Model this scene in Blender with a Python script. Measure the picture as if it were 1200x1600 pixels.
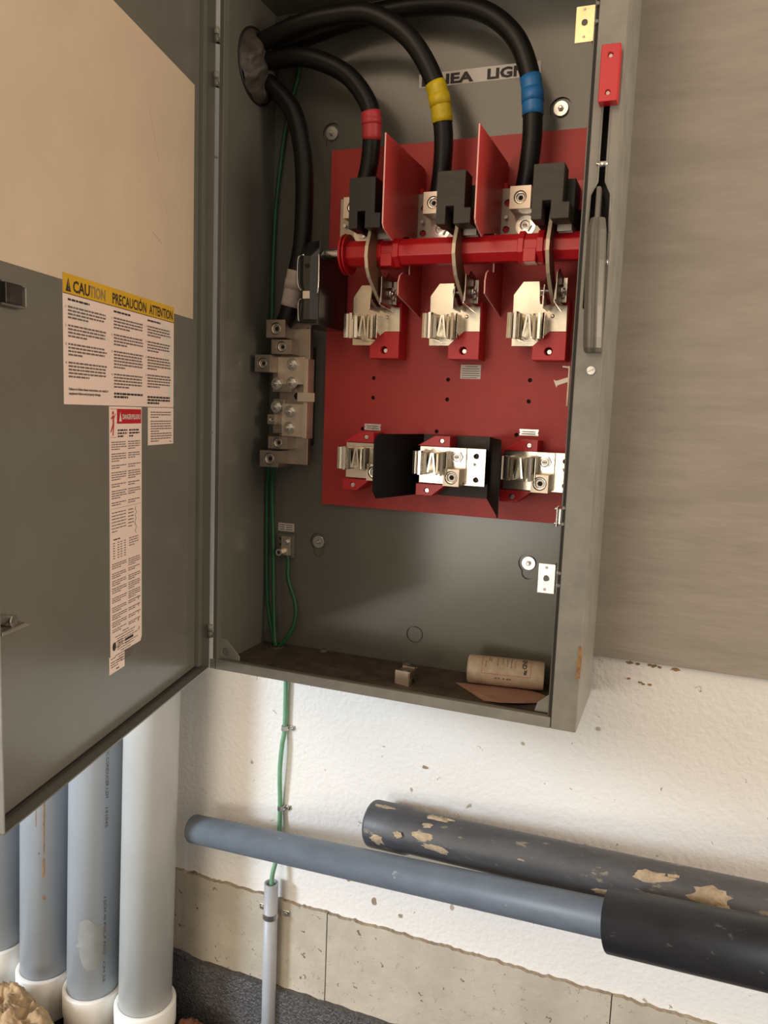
import bpy, bmesh, math, random
from mathutils import Vector, Matrix, noise
from mathutils.geometry import tessellate_polygon

S = bpy.context.scene
for o in list(bpy.data.objects):
    bpy.data.objects.remove(o)

# ---------------------------------------------------------------- camera
# x runs right along the wall, y into the wall, z up; origin = lower left front corner of the enclosure
cam_d = bpy.data.cameras.new('camera')
cam = bpy.data.objects.new('camera', cam_d)
S.collection.objects.link(cam)
YAW, PITCH, ROLL = .3656, .126, -.0387
fwd = Vector((-math.sin(YAW) * math.cos(PITCH), math.cos(YAW) * math.cos(PITCH), -math.sin(PITCH)))
rt = fwd.cross(Vector((0, 0, 1))).normalized()
dn = fwd.cross(rt)
r2 = rt * math.cos(ROLL) + dn * math.sin(ROLL)
d2 = -rt * math.sin(ROLL) + dn * math.cos(ROLL)
m3 = Matrix((r2, -d2, -fwd)).transposed()
cam.matrix_world = Matrix.Translation((.739, -1.1227, .4492)) @ m3.to_4x4()
cam_d.sensor_fit = 'VERTICAL'
cam_d.sensor_height = 36.0
cam_d.lens = 1227.0 / 1600.0 * 36.0
cam_d.clip_start = .01
S.camera = cam

# ---------------------------------------------------------------- world, lights, exposure
w = bpy.data.worlds.new('world')
S.world = w
w.use_nodes = True
bg = w.node_tree.nodes['Background']
bg.inputs['Color'].default_value = (1.0, .83, .66, 1)
bg.inputs['Strength'].default_value = .50


def area_light(name, loc, target, sx, sy, power, col):
    d = bpy.data.lights.new(name, 'AREA')
    d.shape = 'RECTANGLE'
    d.size, d.size_y = sx, sy
    d.energy = power
    d.color = col
    o = bpy.data.objects.new(name, d)
    S.collection.objects.link(o)
    o.location = loc
    o.rotation_euler = (Vector(target) - Vector(loc)).to_track_quat('-Z', 'Z').to_euler()
    return o


# daylight from the open doorway, left of and behind the camera
area_light('doorway_daylight', (-2.9, -2.9, .62), (.2, .15, -.2), .7, .9, 146, (.76, .88, 1.0))
# high window behind the camera, warm afternoon light
area_light('window_daylight', (-.9, -3.4, 2.0), (.4, .15, .6), 2.8, 1.8, 42, (1.0, .74, .50))
# added warm fill lamp on the right, brightens the inside of the door
area_light('side_fill', (3.4, -.45, .75), (.05, -.35, .45), .9, 1.6, 48, (1.0, .83, .64))
# the bright lower half of the opening behind the camera
area_light('gateway_daylight', (-.75, -3.6, -.2), (.4, .15, .3), 1.5, .9, 24, (1.0, .95, .83))

S.view_settings.view_transform = 'Standard'
S.view_settings.look = 'None'
S.view_settings.exposure = 0.25
S.view_settings.gamma = 1.0
S.view_settings.use_curve_mapping = False

# ---------------------------------------------------------------- materials
MATS = {}


def mat(name, col, rough=.5, metal=0.0, var=0.0, vscale=8.0, vcol=None, bump=0.0, bscale=60.0,
        stretch=(1, 1, 1), spec=.5, spots=None, coat=0.0, rvar=0.0, dirt=None, flat=False):
    m = bpy.data.materials.new(name)
    m.use_nodes = True
    nt = m.node_tree
    b = nt.nodes['Principled BSDF']
    b.inputs['Base Color'].default_value = (*col, 1)
    b.inputs['Roughness'].default_value = rough
    b.inputs['Metallic'].default_value = metal
    b.inputs['Specular IOR Level'].default_value = spec
    b.inputs['Coat Weight'].default_value = coat
    tc = nt.nodes.new('ShaderNodeTexCoord')
    mp = nt.nodes.new('ShaderNodeMapping')
    mp.inputs['Scale'].default_value = stretch
    nt.links.new(tc.outputs['Object'], mp.inputs['Vector'])
    colsock = None
    if var or vcol:
        n = nt.nodes.new('ShaderNodeTexNoise')
        n.inputs['Scale'].default_value = vscale
        n.inputs['Detail'].default_value = 6
        n.inputs['Roughness'].default_value = .65
        nt.links.new(mp.outputs[0], n.inputs['Vector'])
        r = nt.nodes.new('ShaderNodeValToRGB')
        r.color_ramp.elements[0].position = .35
        r.color_ramp.elements[1].position = .68
        c2 = vcol or tuple(min(1, c * (1 + var)) for c in col)
        c1 = tuple(c * (1 - var) for c in col)
        r.color_ramp.elements[0].color = (*c1, 1)
        r.color_ramp.elements[1].color = (*c2, 1)
        nt.links.new(n.outputs['Fac'], r.inputs['Fac'])
        colsock = r.outputs['Color']
        if rvar:
            rr = nt.nodes.new('ShaderNodeMapRange')
            rr.inputs['To Min'].default_value = max(.02, rough - rvar)
            rr.inputs['To Max'].default_value = min(1, rough + rvar)
            nt.links.new(n.outputs['Fac'], rr.inputs['Value'])
            nt.links.new(rr.outputs[0], b.inputs['Roughness'])
    for sp in (spots or []):
        # sp = (scale, radius, colour, mask threshold)
        v = nt.nodes.new('ShaderNodeTexVoronoi')
        v.inputs['Scale'].default_value = sp[0]
        src = mp
        if flat:      # pits in a wall-parallel surface: cells laid out in x and z
            v.voronoi_dimensions = '2D'
            src = nt.nodes.new('ShaderNodeMapping')
            src.inputs['Rotation'].default_value = (math.pi / 2, 0, 0)
            nt.links.new(tc.outputs['Object'], src.inputs['Vector'])
        dist = nt.nodes.new('ShaderNodeTexNoise')
        dist.inputs['Scale'].default_value = sp[0] * 3
        mixv = nt.nodes.new('ShaderNodeMixRGB')
        mixv.blend_type = 'ADD'
        mixv.inputs['Fac'].default_value = .035
        nt.links.new(src.outputs[0], dist.inputs['Vector'])
        nt.links.new(src.outputs[0], mixv.inputs['Color1'])
        nt.links.new(dist.outputs['Color'], mixv.inputs['Color2'])
        nt.links.new(mixv.outputs[0], v.inputs['Vector'])
        lt = nt.nodes.new('ShaderNodeMapRange')
        lt.inputs['From Min'].default_value = sp[1]
        lt.inputs['From Max'].default_value = sp[1] * .6
        nt.links.new(v.outputs['Distance'], lt.inputs['Value'])
        gt = nt.nodes.new('ShaderNodeMath')
        gt.operation = 'GREATER_THAN'
        gt.inputs[1].default_value = sp[3]
        sepc = nt.nodes.new('ShaderNodeSeparateColor')
        nt.links.new(v.outputs['Color'], sepc.inputs[0])
        nt.links.new(sepc.outputs[0], gt.inputs[0])
        mu = nt.nodes.new('ShaderNodeMath')
        mu.operation = 'MULTIPLY'
        nt.links.new(lt.outputs[0], mu.inputs[0])
        nt.links.new(gt.outputs[0], mu.inputs[1])
        mx = nt.nodes.new('ShaderNodeMixRGB')
        nt.links.new(mu.outputs[0], mx.inputs['Fac'])
        if colsock:
            nt.links.new(colsock, mx.inputs['Color1'])
        else:
            mx.inputs['Color1'].default_value = (*col, 1)
        mx.inputs['Color2'].default_value = (*sp[2], 1)
        colsock = mx.outputs[0]
    if dirt:
        # (scale, threshold, colour): patches of caked dirt
        n = nt.nodes.new('ShaderNodeTexNoise')
        n.inputs['Scale'].default_value = dirt[0]
        n.inputs['Detail'].default_value = 8
        n.inputs['Roughness'].default_value = .7
        nt.links.new(mp.outputs[0], n.inputs['Vector'])
        lt = nt.nodes.new('ShaderNodeMapRange')
        lt.inputs['From Min'].default_value = dirt[1]
        lt.inputs['From Max'].default_value = dirt[1] + .05
        nt.links.new(n.outputs['Fac'], lt.inputs['Value'])
        mx = nt.nodes.new('ShaderNodeMixRGB')
        nt.links.new(lt.outputs[0], mx.inputs['Fac'])
        if colsock:
            nt.links.new(colsock, mx.inputs['Color1'])
        else:
            mx.inputs['Color1'].default_value = (*col, 1)
        mx.inputs['Color2'].default_value = (*dirt[2], 1)
        colsock = mx.outputs[0]
    if colsock:
        nt.links.new(colsock, b.inputs['Base Color'])
    if bump:
        n = nt.nodes.new('ShaderNodeTexNoise')
        n.inputs['Scale'].default_value = bscale
        n.inputs['Detail'].default_value = 3
        nt.links.new(mp.outputs[0], n.inputs['Vector'])
        bp = nt.nodes.new('ShaderNodeBump')
        bp.inputs['Strength'].default_value = bump
        bp.inputs['Distance'].default_value = .004
        nt.links.new(n.outputs['Fac'], bp.inputs['Height'])
        nt.links.new(bp.outputs[0], b.inputs['Normal'])
    MATS[name] = m
    return m


mat('grey_paint', (.132, .130, .111), .21, var=.07, vscale=5, rvar=.05, bump=.012, bscale=300)
mat('grey_paint_worn', (.235, .228, .198), .4, var=.14, vscale=22, rvar=.1, bump=.04, bscale=200)
mat('dusty_floor_paint', (.07, .05, .035), .75, var=.3, vscale=30, vcol=(.10, .075, .05), bump=.25, bscale=150,
    spots=[(60, .2, (.015, .012, .01), .8)])
mat('wall_paint', (.78, .765, .735), .55, var=.03, vscale=3, bump=.42, bscale=120,
    flat=True,
    spots=[(9, .045, (.42, .36, .28), .72), (26, .05, (.34, .29, .22), .88)])
mat('board_paint', (.315, .280, .238), .6, var=.10, vscale=7, bump=.22, bscale=26, stretch=(1, 1, 5))
mat('concrete', (.46, .415, .335), .85, var=.12, vscale=9, bump=.35, bscale=70,
    flat=True,
    spots=[(24, .075, (.16, .12, .08), .62), (55, .10, (.20, .155, .10), .68)])
mat('concrete_edge', (.33, .27, .19), .95, var=.3, vscale=50, bump=.6, bscale=120)
mat('bitumen', (.085, .083, .085), .34, var=.5, vscale=170, bump=1.0, bscale=230, spec=.6)
mat('soil', (.40, .28, .16), .95, var=.25, vscale=35, bump=.9, bscale=80)
mat('dark_soil', (.035, .035, .037), .8, var=.3, vscale=20, bump=.6, bscale=60)
mat('red_soil', (.13, .05, .028), .9, var=.3, vscale=30, bump=.6, bscale=60)
mat('red_board', (.43, .040, .036), .46, spec=.35, var=.10, vscale=6, rvar=.08, bump=.04, bscale=120)
mat('red_plastic', (.56, .012, .018), .34, var=.05, vscale=10)
mat('red_edge', (.85, .42, .37), .5)
mat('black_plastic', (.012, .012, .012), .5, var=.1, vscale=20, bump=.05, bscale=200)
mat('black_dusty', (.046, .038, .029), .62, var=.2, vscale=14, bump=.05, bscale=120, stretch=(1, 1, 4))
mat('black_sheet', (.0025, .0025, .003), .7, spec=.25)
mat('black_steel', (.010, .012, .012), .22, metal=0, spec=.7, coat=.3)
mat('cable_black', (.006, .0055, .005), .42, var=.25, vscale=30, spec=.35)
mat('tape_red', (.52, .045, .055), .42, var=.12, vscale=60)
mat('tape_yellow', (.62, .46, .01), .4, var=.18, vscale=60)
mat('tape_blue', (.02, .16, .42), .4, var=.1, vscale=60)
mat('tape_white', (.55, .49, .43), .55, var=.1, vscale=60)
mat('tin', (.76, .70, .58), .26, metal=1, var=.10, vscale=18, rvar=.1)
mat('tin_bright', (.82, .79, .72), .2, metal=1, var=.05, vscale=30)
mat('tin_dull', (.45, .40, .34), .42, metal=1, var=.15, vscale=20, rvar=.1)
mat('aluminium', (.72, .62, .50), .45, metal=.75, var=.08, vscale=25)
mat('zinc', (.70, .69, .66), .28, metal=1, var=.12, vscale=40, rvar=.1)
mat('zinc_yellow', (.78, .62, .36), .36, metal=.9, var=.15, vscale=30)
mat('dark_hole', (.008, .007, .006), .8)
mat('blade_side', (.15, .075, .042), .45, metal=.2, var=.2, vscale=20)
mat('blade_edge', (.62, .52, .38), .45, metal=.3)
mat('green_wire', (.012, .10, .035), .4, var=.15, vscale=30)
mat('green_wire_pale', (.15, .33, .20), .45, var=.12, vscale=30)
mat('pvc_white', (.64, .66, .65), .35, var=.05, vscale=6, rvar=.06, spots=[(45, .06, (.35, .33, .30), .85)])
mat('pvc_blue', (.50, .55, .60), .33, var=.05, vscale=6, rvar=.06, spots=[(40, .05, (.30, .31, .33), .9)])
mat('pvc_cap', (.86, .86, .83), .38, var=.04, vscale=12, spots=[(60, .1, (.35, .28, .2), .86)])
mat('pvc_grey', (.125, .148, .175), .48, var=.10, vscale=14, rvar=.08, stretch=(1, 3, 3), dirt=(16, .66, (.42, .41, .40)))
mat('pvc_dark', (.075, .078, .085), .48, var=.2, vscale=12, stretch=(1, 3, 3), dirt=(26, .60, (.24, .205, .16)))
mat('pvc_black', (.017, .016, .016), .42, var=.25, vscale=12, stretch=(1, 3, 3), dirt=(22, .62, (.075, .066, .058)))
mat('conduit_grey', (.38, .40, .43), .4, var=.06, vscale=12)
mat('mud', (.42, .32, .21), .95, var=.25, vscale=60, bump=.6, bscale=200)
mat('rust', (.30, .18, .085), .9, var=.3, vscale=80)
mat('smear', (.27, .285, .28), .75, var=.1, vscale=40)
mat('tan_sheet', (.56, .45, .335), .36, var=.06, vscale=5, rvar=.08)
mat('paper', (.72, .58, .51), .6, var=.02, vscale=5)
mat('paper_white', (.62, .56, .50), .6, var=.03, vscale=8)
mat('label_white', (.70, .66, .60), .55)
mat('label_yellow', (.56, .33, .02), .5, var=.06, vscale=12)
mat('label_red', (.40, .012, .02), .5)
mat('ink', (.025, .02, .02), .6)
mat('ink_grey', (.13, .10, .09), .7)
mat('ink_pale', (.24, .17, .08), .7)
mat('ink_red', (.45, .05, .04), .6)
mat('foam_brown', (.055, .045, .035), .55, var=.4, vscale=25, bump=.8, bscale=50)
mat('tube_plastic', (.48, .38, .27), .5, var=.3, vscale=18, spots=[(40, .14, (.2, .14, .08), .7)], dirt=(14, .62, (.33, .24, .15)))
mat('cardboard', (.40, .23, .16), .75, var=.1, vscale=12)
mat('handle_grey', (.135, .125, .105), .38, var=.1, vscale=20, rvar=.1)
mat('gasket', (.02, .018, .015), .7)
mat('white_plastic', (.72, .62, .52), .4)

# ---------------------------------------------------------------- mesh building helpers
COL = S.collection
ORG = {}


class MB:
    def __init__(self):
        self.v, self.f, self.m, self.s, self.mats = [], [], [], [], []

    def mi(self, name):
        if name not in self.mats:
            self.mats.append(name)
        return self.mats.index(name)

    def add(self, verts, faces, m, smooth=False):
        k = len(self.v)
        self.v += [tuple(p) for p in verts]
        i = self.mi(m)
        for f in faces:
            self.f.append([a + k for a in f])
            self.m.append(i)
            self.s.append(smooth)
        return self

    def box(self, x0, x1, y0, y1, z0, z1, m, mtx=None):
        p = [Vector((x, y, z)) for z in (z0, z1) for y in (y0, y1) for x in (x0, x1)]
        if mtx:
            p = [mtx @ q for q in p]
        return self.add(p, [(0, 2, 3, 1), (4, 5, 7, 6), (0, 1, 5, 4), (2, 6, 7, 3), (0, 4, 6, 2), (1, 3, 7, 5)], m)

    def prism(self, loops, fn, t0, t1, m, mside=None, smooth_holes=True):
        """loops = [outer, hole, ...] of 2D points; fn(u, v, t) -> point; extruded t0..t1"""
        pts = [[Vector((a, b, 0)) for a, b in lp] for lp in loops]
        tris = tessellate_polygon(pts)
        flat = [q for lp in pts for q in lp]
        n = len(flat)
        V = [fn(q.x, q.y, t0) for q in flat] + [fn(q.x, q.y, t1) for q in flat]
        F = [tuple(t) for t in tris] + [tuple(a + n for a in reversed(t)) for t in tris]
        self.add(V, F, m)
        k = 0
        for li, lp in enumerate(loops):
            c = len(lp)
            q = [(k + i, k + (i + 1) % c, n + k + (i + 1) % c, n + k + i) for i in range(c)]
            self.add(V, q, mside or m, smooth=(li > 0 and smooth_holes and c > 8))
            k += c
        return self

    def cyl(self, p0, p1, r, m, seg=16, r1=None, cap=True, mcap=None, phase=0.0, smooth=True):
        p0, p1 = Vector(p0), Vector(p1)
        r1 = r if r1 is None else r1
        ax = (p1 - p0).normalized()
        a = ax.orthogonal().normalized()
        if abs(ax.z) < .9:
            a = ax.cross(Vector((0, 0, 1))).normalized()
        else:
            a = Vector((1, 0, 0)) - ax * ax.x
            a.normalize()
        b = ax.cross(a)
        V = []
        for p, rr in ((p0, r), (p1, r1)):
            for i in range(seg):
                t = 2 * math.pi * (i + phase) / seg
                V.append(p + a * (rr * math.cos(t)) + b * (rr * math.sin(t)))
        self.add(V, [(i, (i + 1) % seg, seg + (i + 1) % seg, seg + i) for i in range(seg)], m, smooth)
        if cap:
            self.add(V, [tuple(range(seg - 1, -1, -1)), tuple(range(seg, 2 * seg))], mcap or m)
        return self

    def pipe(self, p0, p1, r, ri, m, seg=40):
        """hollow tube with wall thickness"""
        p0, p1 = Vector(p0), Vector(p1)
        ax = (p1 - p0).normalized()
        a = ax.orthogonal().normalized()
        b = ax.cross(a)
        V = []
        for p, rr in ((p0, r), (p1, r), (p1, ri), (p0, ri)):
            for i in range(seg):
                t = 2 * math.pi * i / seg
                V.append(p + a * (rr * math.cos(t)) + b * (rr * math.sin(t)))
        for k in range(4):
            o1, o2 = k * seg, ((k + 1) % 4) * seg
            self.add(V, [(o1 + i, o1 + (i + 1) % seg, o2 + (i + 1) % seg, o2 + i) for i in range(seg)], m, k in (0, 2))
        return self

    def tube(self, pts, r, m, seg=14, sub=6, closed_caps=True, radii=None):
        P = smooth_path(pts, sub)
        n = len(P)
        up = None
        V = []
        for i, p in enumerate(P):
            t = (P[min(i + 1, n - 1)] - P[max(i - 1, 0)]).normalized()
            if up is None:
                up = t.orthogonal().normalized()
            up = (up - t * up.dot(t)).normalized()
            b = t.cross(up)
            for k in range(seg):
                a = 2 * math.pi * k / seg
                V.append(p + up * (r * math.cos(a)) + b * (r * math.sin(a)))
        F = []
        for i in range(n - 1):
            for k in range(seg):
                F.append((i * seg + k, i * seg + (k + 1) % seg, (i + 1) * seg + (k + 1) % seg, (i + 1) * seg + k))
        self.add(V, F, m, True)
        if closed_caps:
            self.add(V, [tuple(range(seg - 1, -1, -1)), tuple(range((n - 1) * seg, n * seg))], m)
        return self

    def lathe(self, prof, origin, axis, m, seg=24, smooth=True):
        """prof = [(radius, height along axis)]"""
        o, ax = Vector(origin), Vector(axis).normalized()
        a = ax.orthogonal().normalized()
        b = ax.cross(a)
        V = []
        for r, h in prof:
            for i in range(seg):
                t = 2 * math.pi * i / seg
                V.append(o + ax * h + a * (r * math.cos(t)) + b * (r * math.sin(t)))
        for k in range(len(prof) - 1):
            self.add(V, [(k * seg + i, k * seg + (i + 1) % seg, (k + 1) * seg + (i + 1) % seg, (k + 1) * seg + i) for i in range(seg)], m, smooth)
        return self

    def quad(self, a, b, c, d, m):
        return self.add([a, b, c, d], [(0, 1, 2, 3)], m)

    def text(self, s, size, org, ux, uy, m, width=None, bold=.012, align='LEFT', space=1.0):
        V, F = text_mesh(s, size, bold, align, space)
        if not V:
            return self
        org, ux, uy = Vector(org), Vector(ux), Vector(uy)
        k = 1.0
        if width:
            k = width / max(1e-6, max(v[0] for v in V) - min(v[0] for v in V))
        return self.add([org + ux * (v[0] * k) + uy * v[1] for v in V], F, m)

    def build(self, name, parent=None, bevel=0.0, label=None, seg=2):
        me = bpy.data.meshes.new(name)
        off = Vector(ORG.get(parent.name, (0, 0, 0))) if parent else Vector((0, 0, 0))
        me.from_pydata([Vector(p) - off for p in self.v], [], self.f)
        for n in self.mats:
            me.materials.append(MATS[n])
        me.polygons.foreach_set('material_index', self.m)
        me.polygons.foreach_set('use_smooth', self.s)
        bm = bmesh.new()
        bm.from_mesh(me)
        bmesh.ops.remove_doubles(bm, verts=bm.verts, dist=1e-6)
        bmesh.ops.recalc_face_normals(bm, faces=bm.faces)
        bm.to_mesh(me)
        bm.free()
        me.update()
        o = bpy.data.objects.new(name, me)
        COL.objects.link(o)
        if parent:
            o.parent = parent
            ORG[o.name] = tuple(off)
        if bevel:
            md = o.modifiers.new('bevel', 'BEVEL')
            md.width = bevel
            md.segments = seg
            md.limit_method = 'ANGLE'
            md.angle_limit = math.radians(40)
        if label:
            o['label'] = label
        return o


def smooth_path(pts, sub):
    P = [Vector(p) for p in pts]
    if sub <= 1 or len(P) < 3:
        return P
    out = []
    for i in range(len(P) - 1):
        p0, p1, p2, p3 = P[max(i - 1, 0)], P[i], P[i + 1], P[min(i + 2, len(P) - 1)]
        for k in range(sub):
            t = k / sub
            out.append(.5 * ((2 * p1) + (p2 - p0) * t + (2 * p0 - 5 * p1 + 4 * p2 - p3) * t * t + (3 * p1 - p0 - 3 * p2 + p3) * t ** 3))
    out.append(P[-1])
    return out


TXT = {}


def text_mesh(s, size, bold, align, space):
    key = (s, size, bold, align, space)
    if key in TXT:
        return TXT[key]
    c = bpy.data.curves.new('txt', 'FONT')
    c.body = s
    c.size = size
    c.offset = bold * size
    c.align_x = align
    c.space_character = space
    c.resolution_u = 2
    o = bpy.data.objects.new('txt', c)
    COL.objects.link(o)
    dg = bpy.context.evaluated_depsgraph_get()
    me = bpy.data.meshes.new_from_object(o.evaluated_get(dg))
    V = [tuple(v.co) for v in me.vertices]
    F = [tuple(p.vertices) for p in me.polygons]
    bpy.data.objects.remove(o)
    bpy.data.curves.remove(c)
    bpy.data.meshes.remove(me)
    TXT[key] = (V, F)
    return V, F


def thing(name, label, cat, loc=(0, 0, 0), group=None):
    o = bpy.data.objects.new(name, None)
    o.empty_display_size = .03
    o.location = loc
    COL.objects.link(o)
    ORG[o.name] = tuple(loc)
    return tag(o, label, cat, group)


def tag(o, label, cat, group=None):
    o['label'] = label
    o['category'] = cat
    if group:
        o['group'] = group
    return o


def struct(o, label=None, cat=None):
    o['kind'] = 'structure'
    if label:
        o['label'] = label
    if cat:
        o['category'] = cat
    return o


def circ(cx, cy, r, n=20):
    return [(cx + r * math.cos(2 * math.pi * i / n), cy + r * math.sin(2 * math.pi * i / n)) for i in range(n)]


def rect(x0, x1, z0, z1):
    return [(x0, z0), (x1, z0), (x1, z1), (x0, z1)]


XZ = lambda u, v, t: Vector((u, t, v))      # 2D in the wall plane, extruded in depth
YZ = lambda u, v, t: Vector((t, u, v))      # 2D in depth and height, extruded in x
XY = lambda u, v, t: Vector((u, v, t))      # 2D on the floor, extruded upwards

# ================================================================ THE SETTING
WALL_Y = .195
wall = MB().box(-2.2, 2.6, WALL_Y, WALL_Y + .15, -1.1, 2.2, 'wall_paint').build('wall_back')
struct(wall, 'white textured painted wall behind the grey enclosure and pipes', 'wall')

rnd = random.Random(3)


def concrete_panel(x0, x1):
    top, bot = -.533, -.73
    n = max(4, int((x1 - x0) / .006))
    pts = [(x0, bot), (x1, bot)]
    for i in range(n + 1):
        x = x1 + (x0 - x1) * i / n
        pts.append((x, top + .004 * noise.noise(Vector((x * 60, 1.3, 0))) + .003 * noise.noise(Vector((x * 190, 5, 0)))))
    b = MB().prism([pts], XZ, .186, WALL_Y + .02, 'concrete', mside='concrete_edge')
    return b.build('concrete_panel', wall, bevel=.001)


concrete_panel(-2.0, .1505)
concrete_panel(.1525, .6915)
concrete_panel(.6935, 2.4)

# rough dark coating below the concrete, uneven top edge
pts = [(-2.1, -1.0), (2.4, -1.0)]
for i in range(500):
    x = 2.4 - 4.5 * i / 499
    pts.append((x, -.719 + .005 * noise.noise(Vector((x * 40, 2, 0))) + (.02 if x < -.165 else 0) * max(0, noise.noise(Vector((x * 9, 7, 0))) + .6)))
MB().prism([pts], XZ, .172, .2, 'bitumen').build('bitumen_coating', wall, label='rough dark grey coating on the wall foot')

# drips and specks on the wall below the board
for (x, z, a, b_) in ((.678, .057, .007, .0025), (.690, .056, .004, .002), (.713, .057, .008, .0025), (.724, .056, .004, .002), (.748, .056, .008, .003), (.696, .026, .004, .002), (.701, .024, .003, .002), (.711, .025, .004, .002), (.678, .030, .003, .002)):
    lp = [(x + a * math.cos(t * .5236) * (.55 + .6 * rnd.random()), z + b_ * math.sin(t * .5236) * (.5 + .9 * rnd.random())) for t in range(12)]
    MB().prism([lp], XZ, WALL_Y - .0006, WALL_Y + .001, 'rust').build('rust_speck', wall)

for (x, z, a, b_, mm) in ((-.165, -.538, .016, .010, 'concrete_edge'), (.335, -.195, .007, .004, 'concrete_edge'), (.245, -.485, .006, .009, 'concrete_edge'),
                          (.19, -.455, .005, .006, 'concrete_edge'), (.30, -.50, .005, .005, 'concrete_edge')):
    lp = [(x + a * math.cos(t * .5236) * (.6 + .5 * rnd.random()), z + b_ * math.sin(t * .5236) * (.6 + .5 * rnd.random())) for t in range(12)]
    MB().prism([lp], XZ, WALL_Y - .001, WALL_Y + .001, mm).build('paint_chip', wall)

ground = MB()
G = 60
gv = []
for j in range(G + 1):
    for i in range(G + 1):
        x = -2.2 + 4.8 * i / G
        y = -3.6 + 3.85 * j / G
        gv.append((x, y, -.95 + .015 * noise.noise(Vector((x * 4, y * 4, 0)))))
ground.add(gv, [(j * (G + 1) + i, j * (G + 1) + i + 1, (j + 1) * (G + 1) + i + 1, (j + 1) * (G + 1) + i) for j in range(G) for i in range(G)], 'dark_soil', True)
struct(ground.build('floor'), 'dark earth floor at the foot of the wall', 'floor')


def mound(name, cx, cy, top, rx, ry, base, m, label, cat, ex=2.2):
    b = MB()
    nr, na = 44, 110
    V = []
    for i in range(nr + 1):
        q = i / nr
        for k in range(na):
            a = 2 * math.pi * k / na
            x, y = cx + rx * q * math.cos(a), cy + ry * q * math.sin(a)
            h = (top - base) * (1 - q ** ex)
            h += (.022 * noise.noise(Vector((x * 22, y * 22, 3))) + .013 * noise.noise(Vector((x * 62, y * 62, 1))) + .009 * abs(noise.noise(Vector((x * 120, y * 120, 5))))) * (1 - q ** 4)
            V.append((x, y, base + h))
    b.add(V, [(i * na + k, i * na + (k + 1) % na, (i + 1) * na + (k + 1) % na, (i + 1) * na + k) for i in range(nr) for k in range(na)], m, True)
    return tag(b.build(name), label, cat)


mound('soil_mound', -.44, -.055, -.735, .19, .085, -.97, 'soil', 'lumpy tan soil mound in front of the white couplings', 'soil', 4)
mound('soil_mound', -.105, .115, -.80, .09, .05, -.95, 'red_soil', 'small reddish earth heap beside the nearest pipe coupling', 'soil')

# grey board the enclosure is fixed to
brd = MB().box(.03, 2.3, .183, WALL_Y, .064, 2.1, 'board_paint').build('backing_board', bevel=.001)
tag(brd, 'large brown-grey painted backing board on the wall right of enclosure', 'board')

# ================================================================ ENCLOSURE
W, H, YB = .62, 1.13, .175
enc = thing('electrical_enclosure', 'open dark grey metal switch enclosure with door swung left, fixed to wall', 'enclosure', (0, 0, 0))
bolts = [(.118, .926), (.511, .929), (.115, .207), (.505, .208)]


def keyhole(cx, cz, r, r2, dz, n=28):
    out = []
    a0 = math.asin(min(1, r2 / r * .95))
    for i in range(n + 1):
        a = -math.pi / 2 + a0 + (2 * math.pi - 2 * a0) * i / n
        out.append((cx + r * math.cos(a), cz + r * math.sin(a)))
    for i in range(1, 12):
        a = math.pi + math.pi * i / 12
        out.append((cx + r2 * math.cos(a), cz - dz + r2 * math.sin(a)))
    return out


holes = [keyhole(x, z, .0172, .0112, .0165) for x, z in bolts] + [circ(.310, .058, .0155, 24)]
bp = MB().prism([rect(.003, W - .003, .003, H)] + holes, XZ, YB, YB + .0025, 'grey_paint')
bp.box(.003, W - .003, YB + .004, YB + .006, .003, H, 'grey_paint')
bp.prism([circ(.310, .058, .0135, 24)], XZ, YB + .0005, YB + .005, 'grey_paint')
bp.build('back_panel', enc)
for i, (x, z) in enumerate(bolts):
    b = MB()
    b.cyl((x, YB + .004, z), (x, YB - .001, z), .0115, 'zinc', 24)
    b.cyl((x, YB - .001, z), (x, YB - .004, z), .0045, 'tin_dull', 6)
    b.cyl((x, YB - .004, z), (x, YB - .007, z), .0022, 'zinc', 10)
    b.build('mounting_bolt', enc, bevel=.0004)
YE = .183
MB().box(.003, .006, .012, YE, 0, H, 'grey_paint').build('left_side', enc, bevel=.0006)
MB().box(W - .004, W, .002, YE, 0, H, 'grey_paint_worn').build('right_side', enc, bevel=.0006)
MB().box(.003, W, .0, YE, H, H + .003, 'grey_paint').build('top_panel', enc, bevel=.0006)
b = MB().box(.006, W - .004, .0, YE, 0, .003, 'grey_paint')
b.quad((.007, .002, .0034), (W - .006, .002, .0034), (W - .006, YB - .001, .0034), (.007, YB - .001, .0034), 'dusty_floor_paint')
b.build('bottom_panel', enc)
# front lips
MB().box(.004, .0125, -.001, .014, .0, H, 'grey_paint').build('left_lip', enc, bevel=.0012)
b = MB().box(-.001, .583, -.003, .001, .0, .0165, 'grey_paint_worn')
b.box(.0125, .5825, .001, .010, .0145, .0165, 'grey_paint')
b.build('bottom_lip', enc, bevel=.0008)
MB().box(.0105, .0112, -.0036, -.0028, .0005, .0165, 'gasket').build('lip_seam', enc)
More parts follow.
